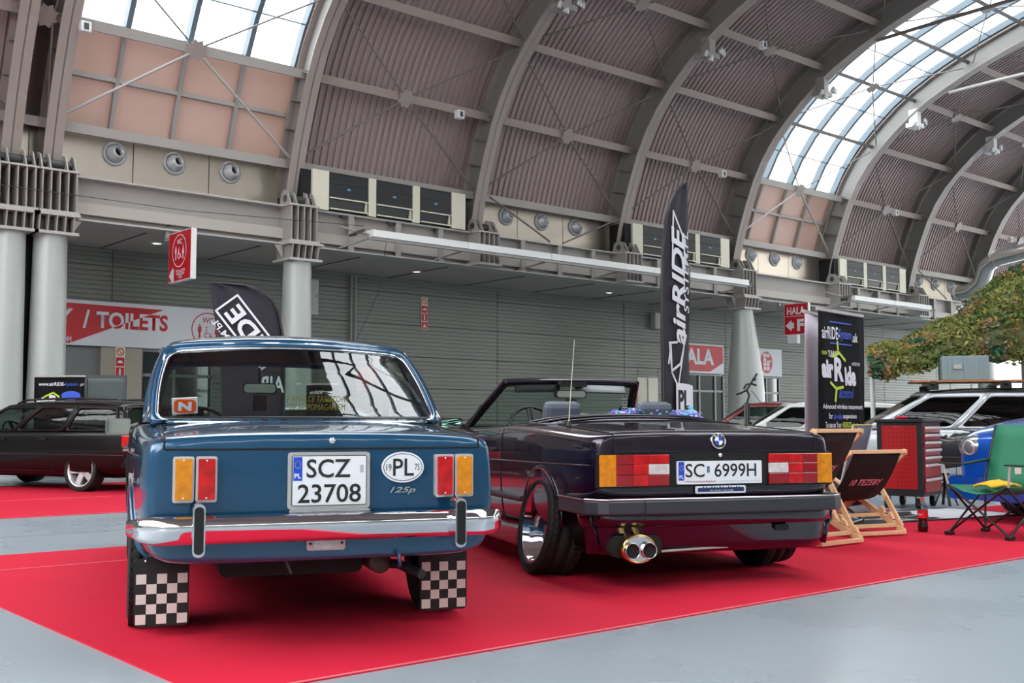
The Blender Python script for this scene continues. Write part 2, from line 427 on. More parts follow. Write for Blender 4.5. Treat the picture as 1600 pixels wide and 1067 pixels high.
# purlin stations on the .42 curve
s = 0
while atP(s).y < 7.26: s += .01
PS0 = s; NP = int((LP - 2*PS0) / 2.115); PST = (LP-2*PS0)/NP
PT = [PS0 + PST*k for k in range(NP+1)]
roof = empty('ceiling', kind='structure')
M_arch = mat('arch_paint', (152, 140, 134), 0.45, var=0.04, vscale=1)
M_web = mat('arch_web_paint', (128, 127, 124), 0.5)
M_clad = mat('corrugated_cladding', (166, 147, 145), 0.5, 0.1, var=0.06, vscale=.6)
M_purl = mat('purlin_paint', (150, 134, 128), 0.5)
NA = 56
def arch(u):
    b = MB(); I = [at0(L0*k/NA) for k in range(NA+1)]; O = [atO(LO*k/NA) for k in range(NA+1)]
    def nrm(P, k):
        d = (P[min(k+1, NA)]-P[max(k-1, 0)]).normalized(); n = Vector((-d.y, d.x)); return n if n.dot(P[k]-Vector((6, 5))) > 0 else -n
    for P, sgn, w in ((I, 1, .19), (O, -1, .16)):
        g = [[], [], [], []]
        for k in range(NA+1):
            a = P[k]; c = P[k] + nrm(P, k)*.03*sgn
            g[0].append((u-w, a.x, a.y)); g[1].append((u+w, a.x, a.y)); g[2].append((u+w, c.x, c.y)); g[3].append((u-w, c.x, c.y))
        b.sheet([g[0], g[1], g[2], g[3], g[0]], smooth=False)
    b.build('arch_flange', M_arch, roof)
    b = MB()
    C_ = [atC(LC*k/NA) for k in range(NA+1)]
    g = [[(u-.015, p.x, p.y) for p in I], [(u-.015, p.x, p.y) for p in O], [(u-.015, p.x, p.y) for p in C_], [(u+.015, p.x, p.y) for p in C_], [(u+.015, p.x, p.y) for p in O], [(u+.015, p.x, p.y) for p in I], [(u-.015, p.x, p.y) for p in I]]
    b.sheet(g, smooth=False)
    for zz in (8, 11, 14):   # web stiffeners near the foot
        k = zz/14*3.2
        a, c = at0(k), atO(k*1.02); b.bar((u, a.x, a.y), (u, c.x, c.y), .3, .02)
    b.build('arch_web', M_web, roof)
for u in FEET: arch(u)
def corr(u0, u1, sa, sb, nseg=5, ribs=30):
    b = MB(); rows = []
    P = [atC(LC*(sa + (sb-sa)*k/nseg)) for k in range(nseg+1)]
    pc = Vector((6, 4))
    st = (u1-u0)/ribs
    cols = []
    for r in range(ribs): cols += [(u0+st*r, 0), (u0+st*(r+.42), 0), (u0+st*(r+.5), .055), (u0+st*(r+.92), .055)]
    cols.append((u1, 0))
    for p in P:
        n = (p-pc).normalized()
        rows.append([(x, p.x + n.x*h, p.y + n.y*h) for x, h in cols])
    return b.sheet(rows, smooth=False)
fr = [t/LP for t in PT]
sky_n = 0
M_skyg = glass('skylight_glass', (246, 250, 252), refl=.5)
M_mull = mat('skylight_mullion', (92, 106, 116), .5, .1)
M_poly = mat('polycarbonate_panel', (192, 164, 152), .3, 0.0, var=.08, vscale=1.2)
_n, _l = M_poly.node_tree.nodes, M_poly.node_tree.links     # panels let a little daylight through
_t = _n.new('ShaderNodeBsdfTranslucent'); _t.inputs['Color'].default_value = rgb(216, 168, 148); _m = _n.new('ShaderNodeMixShader'); _m.inputs[0].default_value = .03
_o = [x for x in _n if x.type == 'OUTPUT_MATERIAL'][0]; _l.new(_n['Principled BSDF'].outputs[0], _m.inputs[1]); _l.new(_t.outputs[0], _m.inputs[2]); _l.new(_m.outputs[0], _o.inputs['Surface'])
M_rod = mat('tie_rod', (120, 112, 108), .5)
for (a, c) in BAYS:
    sky = (a, c) in SKY
    if sky:
        sky_n += 1; win = empty('window_%d' % sky_n, kind='structure')
    for k in range(NP):
        side = k < 1 or k > NP-2
        if not sky:
            nr = 30 if a > 5 else 24
            corr(a, c, fr[k], fr[k+1], ribs=nr).build('roof_sheet', M_clad, roof)
        elif not side:
            for j in range(4):
                x0, x1 = a+(c-a)*j/4, a+(c-a)*(j+1)/4
                b = MB(); b.sheet([[(x0+.02, p.x, p.y), (x1-.02, p.x, p.y)] for p in [atC(LC*(fr[k]+(fr[k+1]-fr[k])*t/3)) for t in range(4)]])
                b.build('pane', M_skyg, win)
    if sky:
        for j in range(5):
            x = a+(c-a)*j/4 + (.15 if j == 0 else -.15 if j == 4 else 0)
            b = MB(); P = [atC(LC*(fr[1] + (fr[-2]-fr[1])*t/40)) for t in range(41)]
            pr = [(x-.06, 0), (x+.06, 0), (x+.06, -.24), (x-.06, -.24), (x-.06, 0)]
            b.sheet([[(px, p.x + (p-Vector((6, 4))).normalized().x*h, p.y + (p-Vector((6, 4))).normalized().y*h) for p in P] for px, h in pr], smooth=False)
            b.build('mullion', M_mull, win)
        # light coloured reveals beside the glazing
        for x in (a+.03, c-.03):
            b = MB(); b.sheet([[(x, p.x, p.y) for p in [atO(LO*(fr[1]+(fr[-2]-fr[1])*t/40)) for t in range(41)]], [(x, p.x, p.y) for p in [atC(LC*(fr[1]+(fr[-2]-fr[1])*t/40)) for t in range(41)]]])
            b.build('reveal', M_white, win)
        for k in range(1, NP-1):   # thin glazing rail half way
            p = atC(LC*(fr[k]+fr[k+1])/2); q = p - (p-Vector((6, 4))).normalized()*.22
            b = MB(); b.bar((a, q.x, q.y), (c, q.x, q.y), .03, .03); b.build('glazing_rail', M_mull, win)
        # poly panels below the glass, on this side and the far side
        for sa, sb, flip in ((0, 1, 1), (NP-1, NP, -1)):
            for r in range(2):
                f0 = fr[sa]+(fr[sb]-fr[sa])*r/2; f1 = fr[sa]+(fr[sb]-fr[sa])*(r+1)/2
                for j in range(4):
                    x0, x1 = a+(c-a)*j/4, a+(c-a)*(j+1)/4
                    p, q = atC(LC*f0), atC(LC*f1)
                    b = MB(); b.sheet([[(x0, p.x, p.y), (x1, p.x, p.y)], [(x0, q.x, q.y), (x1, q.x, q.y)]]); b.build('poly_panel', M_poly, roof)
                p = atC(LC*f1); q = atC(LC*f0); o = Vector((-.1*flip, 0))
                b = MB(); b.bar((a, p.x+o.x, p.y), (c, p.x+o.x, p.y), .1, .1); b.build('panel_rail', M_steel, roof)
                for j in range(5):
                    x = a+(c-a)*j/4; b = MB(); b.bar((x, q.x+o.x, q.y), (x, p.x+o.x, p.y), .09, .12, (0, 1, 0)); b.build('panel_post', M_steel, roof)
    # purlins, gussets, rods
    for k, t in enumerate(PT):
        p = atP(t); b = MB(); n = (p-Vector((6, 5))).normalized()
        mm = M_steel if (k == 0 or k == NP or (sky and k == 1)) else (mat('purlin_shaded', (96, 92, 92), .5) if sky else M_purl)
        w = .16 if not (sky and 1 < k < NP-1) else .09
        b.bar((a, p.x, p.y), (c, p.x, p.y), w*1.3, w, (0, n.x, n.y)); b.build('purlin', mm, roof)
    if a > -3 and a < 50:
        for k in range(1, NP, 2):
            if k > 8: break
            p = atP(PT[k]); q = atP(PT[k]-.05) ; d = (atP(PT[k]+.05)-q).normalized(); n = Vector((-d.y, d.x)); n = n if n.dot(p-Vector((6, 5))) < 0 else -n
            m = (a+c)/2; o = p + n*.12
            b = MB()
            pts = []
            for j in range(16):
                t = 2*PI*j/16; r = .26 if j % 2 else .19
                pts.append((m + r*math.cos(t), o.x + d.x*r*math.sin(t), o.y + d.y*r*math.sin(t)))
            pts2 = [(x, y+n.x*.02, z+n.y*.02) for x, y, z in pts]
            b.add(pts+pts2, [tuple(range(16)), tuple(range(16, 32))[::-1]] + [(j, (j+1) % 16, 16+(j+1) % 16, 16+j) for j in range(16)]); b.build('gusset', M_arch, roof)
            for kk in (k-1, k+1):
                for e, s2 in ((a+.1, -1), (c-.1, 1)):
                    z = at0(PT[kk]/LP*L0 + (.5 if kk < k else -.1)); zz = atP(PT[kk]+(.2 if kk < k else -.2))
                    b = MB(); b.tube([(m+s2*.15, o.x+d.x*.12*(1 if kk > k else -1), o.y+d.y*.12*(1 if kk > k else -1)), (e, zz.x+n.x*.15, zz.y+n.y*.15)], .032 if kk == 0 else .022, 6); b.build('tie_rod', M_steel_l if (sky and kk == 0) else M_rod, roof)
for a, c in BAYS:
    if a in (18.65, 41.45):
        for e in (a+.3, c-.3): b = MB(); b.tube([(e, 23.25, 7.2), ((a+c)/2+(.25 if e > a+2 else -.25), 23.3, 6.2)], .028, 6); b.build('tie_rod', M_rod, roof)
# ---- long tie bars across the hall (two seen at the upper right)
for x, v1, z1 in ((30.05, 17.9, 12.75), (35.75, 18.6, 12.4)):
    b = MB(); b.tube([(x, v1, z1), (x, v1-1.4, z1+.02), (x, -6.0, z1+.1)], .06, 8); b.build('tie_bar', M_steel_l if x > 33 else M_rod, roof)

# ---- clerestory strip above the beam: silver sheets with round air nozzles, or heater units
M_alu = mat('brushed_aluminium', (182, 172, 158), .36, .85, rvar=.06, vscale=1.0, var=.05)
M_noz = mat('nozzle_grey', (165, 168, 172), .4, .2)
cl = empty('trim_1', kind='structure')
def pfind(a): return 'left skylight bay' if a < 12 else 'middle bay' if a < 24 else 'right skylight bay' if a < 35 else 'farthest bay'
for (a, c) in BAYS:
    if a < -6 or a > 50: continue
    odd = round((a-7.28)/5.7) % 2 == 1 if a > 7 else False
    n = 3
    for j in range(n):
        x0, x1 = a+.12+(c-a-.24)*j/n, a+.12+(c-a-.24)*(j+1)/n
        b = MB(); b.box((x0+.01, 24.0, 6.14), (x1-.01, 24.06, 7.3)); b.build('sheet', M_alu if not odd else M_dark, cl)
    if not odd and a > 7:
        for j, x in enumerate((a+1.5, a+2.88, a+4.27)):
            g = 'air nozzles in the silver strip of the ' + pfind(a)
            o = empty('air_nozzle', (x, 24.0, 6.91), label='round grey air nozzle, %s, %s of three' % (pfind(a), ['left one', 'middle one', 'right one'][j]), cat='vent', group=g)
            b = MB(); b.lathe([(.27, 0), (.27, -.03), (.21, -.06), (.2, -.01)], 24, ax=1); b.build('ring', M_noz, o)
            b = MB(); b.m = Matrix.Rotation(math.radians(14), 4, 'Z') @ Matrix.Rotation(math.radians(-10), 4, 'X'); b.lathe([(.2, .0), (.19, -.07), (.14, -.16), (.125, -.2), (.105, -.2), (.12, -.03)], 24, ax=1); b.build('nozzle', mat('nozzle_light', (190, 192, 195), .35, .3), o)
            b = MB(); b.m = Matrix.Rotation(math.radians(14), 4, 'Z') @ Matrix.Rotation(math.radians(-10), 4, 'X'); b.lathe([(.115, -.05), (.0, -.05)], 20, ax=1); b.build('throat', M_matt, o)
def heater(x0, x1, i):
    h = empty('air_heater', (x0, 23.2, 6.16), label='row of three black ventilation units with cream panels, ' + ['above the beam left of centre', 'behind the tall feather flag', 'right of the right skylight'][i], cat='ventilation unit', group='black ventilation units above the beam')
    L = x1-x0; M_cr = mat('cream_panel', (214, 210, 190), .45)
    b = MB(); b.box((-.28, .05, -.02), (L, .7, .95)); b.build('casing', M_matt, h)
    e = [(0, .46), (1.62, 1.84), (2.98, 3.2), (L-.46, L)]
    for p, q in e: b = MB(); b.box((p, -.03, 0), (q, .06, .97)); b.build('side_panel', M_cr, h)
    for (p, q) in ((.46, 1.62), (1.84, 2.98), (3.2, L-.46)):
        b = MB(); b.box((p+.02, -.01, .34), (q-.02, .06, .93)); u = b.build('unit', mat('unit_black', (26, 27, 29), .5), h)
        b = MB(); b.box((p+.02, -.03, .7), (q-.02, -.012, .71)); b.box((p+.02, -.02, .94), (q-.02, .05, .965)); b.mi = 1; b.box(((p+q)/2-.05, -.02, .56), ((p+q)/2+.05, -.012, .61)); b.build('label_strip', [M_dark, mat('small_blue_label', (90, 150, 190), .4)], u)
        b = MB(); b.bar((p+.02, -.05, .32), (q-.02, -.05, .32), .05, .03); b.bar((p+.02, -.05, .05), (q-.02, -.05, .05), .04, .03); b.box((q-.1, -.03, .05), (q-.06, .04, .32)); b.build('louvre', M_cr, h)
        b = MB(); b.add([(p+.03, 0, .3), (q-.03, 0, .3), (q-.03, .04, .06), (p+.03, .04, .06)], [(0, 1, 2, 3)]); b.build('flap', M_black, h)
    for x in (.9, 2.3, 3.8): b = MB(); b.box((x, .1, -.1), (x+.06, .2, 0)); b.build('foot', M_dark, h)
heater(13.32, 18.03, 0); heater(24.6, 29.33, 1); heater(35.9, 40.58, 2)
# ================================================================ car building kit
def lerp(a, b, t): return a + (b-a)*t
def body_shell(name, st, mats, parent, arches=(), sub=2, arch_mat=1):
    """st: stations (x, half width, z bottom, z shoulder, z top, cabin?) from rear to front; arches: (x, r, z)"""
    b = MB(); rings = []
    for s in st:
        x, w, zb, zs, zt = s[:5]; cab = len(s) > 5 and s[5]
        zm = lerp(zb, zs, .55)
        h = [(0, zb), (.7*w, zb), (.93*w, zb+.015), (.985*w, lerp(zb, zs, .2)), (w, zm), (.99*w, lerp(zb, zs, .78)), (.98*w, zs-.035), (.945*w, zs-.002)]
        if cab: h += [(.87*w, zs-.02), (.85*w, cab), (0, cab)]
        else: h += [(.80*w, lerp(zs, zt, .5)), (.4*w, zt), (0, zt)]
        ring = [(x, y, z) for y, z in h] + [(x, -y, z) for y, z in h[-2:0:-1]]
        rings.append(ring)
    n = len(rings[0]); vs = [p for r in rings for p in r]; fs = []
    for i in range(len(rings)-1):
        for k in range(n): fs.append((i*n+k, (i+1)*n+k, (i+1)*n+(k+1) % n, i*n+(k+1) % n))
    fs.append(tuple(range(n))); m = (len(rings)-1)*n; fs.append(tuple(range(m, m+n))[::-1])
    b.add(vs, fs, True)
    o = b.build(name, mats, parent, subsurf=sub); bake(o)
    if arches:
        c = MB()
        for x, r, z in arches:
            for sg in (1, -1):
                c.mi = 0
                k = 40; yy = sorted((.47*sg, 1.3*sg))
                c.prism([(x+r*math.cos(2*PI*i/k), z+r*math.sin(2*PI*i/k)) for i in range(k)], yy[0], yy[1], 1)
        cut = c.build('cutter', [mats[arch_mat]]); boolean(o, cut); bake(o)
        me = cut.data; bpy.data.objects.remove(cut); bpy.data.meshes.remove(me)
    for p in o.data.polygons: p.use_smooth = len(p.vertices) < 8
    return o
def bvh(o):
    bm = bmesh.new(); bm.from_mesh(o.data); t = BVHTree.FromBMesh(bm); bm.free(); return t
def hit(t, o, d, eps=.002):
    r = t.ray_cast(Vector(o), Vector(d))
    return (r[0] + r[1]*eps if r[1].dot(Vector(d)) < 0 else r[0] - r[1]*eps) if r[0] is not None else None
def side_pts(t, pts, s, eps=.002, n=14):
    """points (x,z) along a polyline dropped on side s (+1 left, -1 right)"""
    out = []
    for i in range(len(pts)-1):
        for k in range(n + (i == len(pts)-2)):
            x, z = lerp(pts[i][0], pts[i+1][0], k/n), lerp(pts[i][1], pts[i+1][1], k/n)
            h = hit(t, (x, 1.5*s, z), (0, -s, 0), eps)
            if h: out.append(h)
    return out
def rear_pts(t, pts, eps=.002, n=14, d=1, x0=-1.5):
    out = []
    for i in range(len(pts)-1):
        for k in range(n + (i == len(pts)-2)):
            y, z = lerp(pts[i][0], pts[i+1][0], k/n), lerp(pts[i][1], pts[i+1][1], k/n)
            h = hit(t, (x0, y, z), (d, 0, 0), eps)
            if h: out.append(h)
    return out
def rline(t, pts, r, nm, m, parent, kind='side', s=1, **k):
    P = side_pts(t, pts, s, **k) if kind == 'side' else rear_pts(t, pts, **k)
    if len(P) > 1: b = MB(); b.tube(P, r, 5); return b.build(nm, m, parent)
def rrect(a0, a1, b0, b1, r, n=5):
    pts = []
    for cx, cy, t0 in ((a1-r, b1-r, 0), (a0+r, b1-r, PI/2), (a0+r, b0+r, PI), (a1-r, b0+r, 1.5*PI)):
        for k in range(n+1): t = t0+PI/2*k/n; pts.append((cx+r*math.cos(t), cy+r*math.sin(t)))
    # add points along the edges
    out = []
    for i in range(len(pts)):
        p, q = pts[i], pts[(i+1) % len(pts)]
        d = math.hypot(q[0]-p[0], q[1]-p[1]); m = max(1, int(d/.12))
        for k in range(m): out.append((lerp(p[0], q[0], k/m), lerp(p[1], q[1], k/m)))
    return out
def window_patch(F, outer, inner, r, parent, paint, gl, trim, names=('window_frame', 'side_window'), tr=.007, th=.03, inset=.0):
    a0, a1, b0, b1 = outer; A0, A1, B0, B1 = inner
    I = rrect(A0, A1, B0, B1, r)
    ca, cb = (A0+A1)/2, (B0+B1)/2; O = []
    for a, b in I:
        u = (a-ca)/((A1-A0)/2); v = (b-cb)/((B1-B0)/2); m = max(abs(u), abs(v), 1e-6); u /= m; v /= m
        O.append((lerp(a0, a1, (u+1)/2), lerp(b0, b1, (v+1)/2)))
    n = len(I)
    if paint:
        b = MB(); rows = []
        for t in (0, .5, 1): rows.append([tuple(F(lerp(O[i][0], I[i][0], t), lerp(O[i][1], I[i][1], t))) for i in list(range(n))+[0]])
        b.sheet(rows); b.build(names[0], paint, parent, solid=th)
    b = MB(); rows = []
    for t in (1.0, .75, .5, .25, .02): rows.append([tuple(F(lerp(ca, I[i][0], t), lerp(cb, I[i][1], t))) for i in list(range(n))+[0]])
    b.sheet(rows); g = b.build(names[1], gl, parent)
    if trim:
        b = MB(); b.tube([F(a, c) for a, c in I], tr, 5, closed=True); b.build('window_trim', trim, parent)
    return g
def greenhouse(p, rb, rt, ft, fb, sides, paint, gl, trim, glr=None, bulge=.03, bow=(.10, .14), yr=(.9, .9), rwin=(.06, .93), fwin=(.05, .93), crown=.07, roof_mat=None, belt_bulge=.03, trear=None, rear=True, tr=.006, edge=.03):
    """rb,rt,ft,fb = (x, half width, z) of rear-bottom, rear-top, front-top, front-bottom corners
       sides = [(bottom0, bottom1, top0, top1, window?)] as fractions rear..front"""
    def side(s):
        def F(a, t, seg=None):
            b0, b1, t0, t1 = seg; sb, stt = lerp(b0, b1, a), lerp(t0, t1, a)
            B = Vector((lerp(rb[0], fb[0], sb), lerp(rb[1], fb[1], sb)+belt_bulge*math.sin(PI*sb), lerp(rb[2], fb[2], sb)))
            T = Vector((lerp(rt[0], ft[0], stt), lerp(rt[1], ft[1], stt)+belt_bulge*.5*math.sin(PI*stt), lerp(rt[2], ft[2], stt)+crown*.25*math.sin(PI*stt)))
            q = B.lerp(T, t); q.y += bulge*math.sin(PI*t*.8); q.y *= s; return q
        return F
    for s in (1, -1):
        F0 = side(s)
        for sg in sides:
            seg = sg[:4]; F = lambda a, t, seg=seg: F0(a, t, seg)
            if sg[4]:
                w = .04; window_patch(F, (0, 1, 0, 1), (.04, .96, .05, .9), .07, p, paint, gl, trim, tr=tr)
            else:
                b = MB(); b.sheet([[tuple(F(a/3, t/5)) for a in range(4)] for t in range(6)]); b.build('pillar', paint, p, solid=.035)
    def end(c0, c1, bw, y, t, sgn):
        q = Vector((lerp(c0[0], c1[0], t), y*(lerp(c0[1], c1[1], t)+bulge*math.sin(PI*t*.8)), lerp(c0[2], c1[2], t)))
        q.x += sgn*bw*(1-y*y); q.z += crown*.35*(1-y*y)*t; return q
    if rear:
        window_patch(lambda a, t: end(rb, rt, bow[0], a, t, -1), (-1, 1, 0, 1), (-yr[0], yr[0], rwin[0], rwin[1]), .11, p, paint, glr or gl, trear or trim, ('rear_frame', 'rear_window'), tr=tr*1.3)
    window_patch(lambda a, t: end(fb, ft, bow[1], a, t, 1), (-1, 1, 0, 1), (-yr[1], yr[1], fwin[0], fwin[1]), .1, p, paint, gl, trim, ('screen_frame', 'windscreen'), tr=tr)
    # roof
    ys = [-1, -.985, -.94, -.86, -.7, -.35, 0, .35, .7, .86, .94, .985, 1]; rows = []
    NX = 14
    for i in range(NX+1):
        u = i/NX; row = []
        for y in ys:
            e = 1 - abs(y)**5; 
            x = lerp(rt[0], ft[0], u) + (-bow[0]*(1-y*y)*(1-u)**2 if rear else 0) + bow[1]*(1-y*y)*u*u
            hw = lerp(rt[1], ft[1], u)+belt_bulge*.5*math.sin(PI*u)+bulge*math.sin(PI*.8)
            lon = min(1, u*6, (1-u)*6)
            z = lerp(rt[2], ft[2], u)+crown*.25*math.sin(PI*u) + edge*min(1, (1-abs(y))*14)*(.4+.6*lon) + crown*.35*(1-y*y) + crown*.5*(1-abs(y)**3)*math.sin(PI*max(.0, min(1, u)))
            row.append((x, y*hw, z))
        rows.append(row)
    b = MB(); b.sheet(rows); return b.build('roof', roof_mat or paint, p, solid=.02)
M_tyre = M_rubber
def wheel(p, x, y, r, w, rim_r, style='steel', camber=0, rimmat=None, z=None):
    """wheel centred at (x,y); camber in degrees leans the top inwards"""
    s = 1 if y > 0 else -1; z = z if z is not None else r
    M = Matrix.Translation((x, y, z)) @ Matrix.Rotation(math.radians(camber)*s, 4, 'X')
    if s < 0: M = M @ Matrix.Rotation(PI, 4, 'Z')
    h = w/2; prof = [(rim_r, -h*.9), (rim_r+.01, -h), (r-.045, -h*1.04), (r-.012, -h*.93), (r, -h*.8)]
    for g in (-.55, -.2, .2, .55): prof += [(r, (g-.05)*w*.8-.0), (r-.008, (g-.045)*w*.8), (r-.008, (g+.045)*w*.8), (r, (g+.05)*w*.8)]
    prof = [q for q in prof[:5]] + sorted(prof[5:], key=lambda q: q[1]) + [(r, h*.8), (r-.012, h*.93), (r-.045, h*1.04), (rim_r+.01, h), (rim_r, h*.9)]
    b = MB(); b.m = M; b.lathe(prof, 44, ax=1)
    for k in range(44):    # tread blocks at the shoulders
        t = 2*PI*k/44
        for yy in (h*.72, -h*.72):
            b2 = Matrix.Rotation(t, 4, 'Y'); old = b.m; b.m = M @ b2; b.box((r-.004, yy-.02, -.012), (r+.003, yy+.02, .012)); b.m = old
    b.build('tyre', M_tyre, p)
    rm = rimmat or M_chrome
    rim = None
    b = MB(); b.m = M
    if style == 'dish':
        b.lathe([(rim_r+.006, h*.92), (rim_r-.004, h*.95), (rim_r-.016, h*.9), (rim_r-.02, h*.55), (rim_r-.035, h*.5), (rim_r-.042, h*.2), (rim_r-.06, h*.14), (rim_r-.065, -h*.05), (rim_r-.085, -h*.1)], 56, ax=1)
        b.lathe([(rim_r-.08, -h*.1), (.06, h*.22), (.055, h*.34), (.0, h*.36)], 56, ax=1)
        rim = b.build('rim', rm, p)
        for k in range(28):
            t = 2*PI*k/28; q = MB(); q.m = M; q.lathe([(0, .0)], 3)if False else None
            bb = MB(); bb.m = M @ Matrix.Translation(((rim_r-.074)*math.cos(t), -h*.08, (rim_r-.074)*math.sin(t))); bb.lathe([(.006, 0), (.005, .008), (0, .009)], 6, ax=1); bb.build('rim_bolt', rm, rim)
    else:
        n, wd = {'steel': (8, .05), 'star5': (5, .085), 'multi': (10, .03), 'three': (3, .14)}[style]
        b.lathe([(rim_r+.006, h*.92), (rim_r-.006, h*.95), (rim_r-.018, h*.85), (rim_r-.03, h*.3), (rim_r-.035, -h*.6)], 44, ax=1)
        b.lathe([(.075, h*.1), (.07, h*.45), (.03, h*.5), (0, h*.5)], 24, ax=1)
        for k in range(n):
            old = b.m; b.m = M @ Matrix.Rotation(2*PI*k/n, 4, 'Y'); b.bar((.05, h*.3, 0), (rim_r-.025, h*.45, 0), wd, .03, (0, 1, 0)); b.m = old
        rim = b.build('rim', rm, p)
    b = MB(); b.m = M; b.lathe([(rim_r-.03, -h*.3), (0, -h*.3)], 30, ax=1); b.build('brake_disc', M_dark, p)
    return rim
def seat(p, x, y, z, w=.48, h=.55, m=None, head=True, tilt=-.22):
    m = m or M_black
    b = MB(); b.m = Matrix.Translation((x, y, z)); b.box((-.02, -w/2, -.12), (.48, w/2, .02)); b.build('seat_cushion', m, p, bevel=.04)
    b = MB(); b.m = Matrix.Translation((x, y, z)) @ Matrix.Rotation(tilt, 4, 'Y'); b.box((-.12, -w/2, 0), (.02, w/2, h)); b.build('seat_back', m, p, bevel=.05)
    if head: b = MB(); b.m = Matrix.Translation((x, y, z)) @ Matrix.Rotation(tilt, 4, 'Y'); b.box((-.1, -.14, h+.02), (.0, .14, h+.2)); b.build('headrest', m, p, bevel=.04)
def steering(p, x, y, z, r=.19):
    b = MB(); b.m = Matrix.Translation((x, y, z)) @ Matrix.Rotation(math.radians(-62), 4, 'Y')
    b.tube([(r*math.cos(2*PI*k/28), r*math.sin(2*PI*k/28), 0) for k in range(28)], .014, 8, closed=True)
    b.bar((-r, 0, 0), (r, 0, 0), .05, .02, (0, 0, 1)); b.bar((0, 0, 0), (r, 0, 0), .03, .02, (0, 0, 1)); b.tube([(0, 0, 0), (0, 0, -.3)], .025)
    b.build('steering_wheel', M_black, p)
def light_box(p, nm, y0, y1, z0, z1, x, m, th=.02, r=.006):
    b = MB(); b.rbox((x-th, min(y0, y1), z0), (x+.01, max(y0, y1), z1), r, 0); return b.build(nm, m, p)
REAR = lambda x, y, z: Matrix(((0, 0, -1, x), (-1, 0, 0, y), (0, 1, 0, z), (0, 0, 0, 1)))   # lettering on a tail: right = -y, up = z, facing -x
def paint_mat(n, c, metal=.2, rough=.3): return mat(n, c, rough, metal, coat=1.0)
M_lred = mat('lamp_red', (190, 8, 18), .2, coat=.6, var=.75, vscale=22)
M_lred2 = mat('lamp_red_deep', (148, 6, 24), .12, coat=1, var=.2, vscale=9)
M_lor = mat('lamp_orange', (236, 132, 6), .2, coat=.6, var=.6, vscale=26)
M_lwh = mat('lamp_clear', (205, 195, 195), .2, coat=.6, var=.5, vscale=26)
M_eu = mat('plate_blue', (20, 70, 190), .4)
M_ink = mat('plate_ink', (25, 25, 26), .5)
M_gold = mat('yellow_print', (235, 200, 60), .5)
M_seat = mat('dark_upholstery', (34, 34, 36), .8)
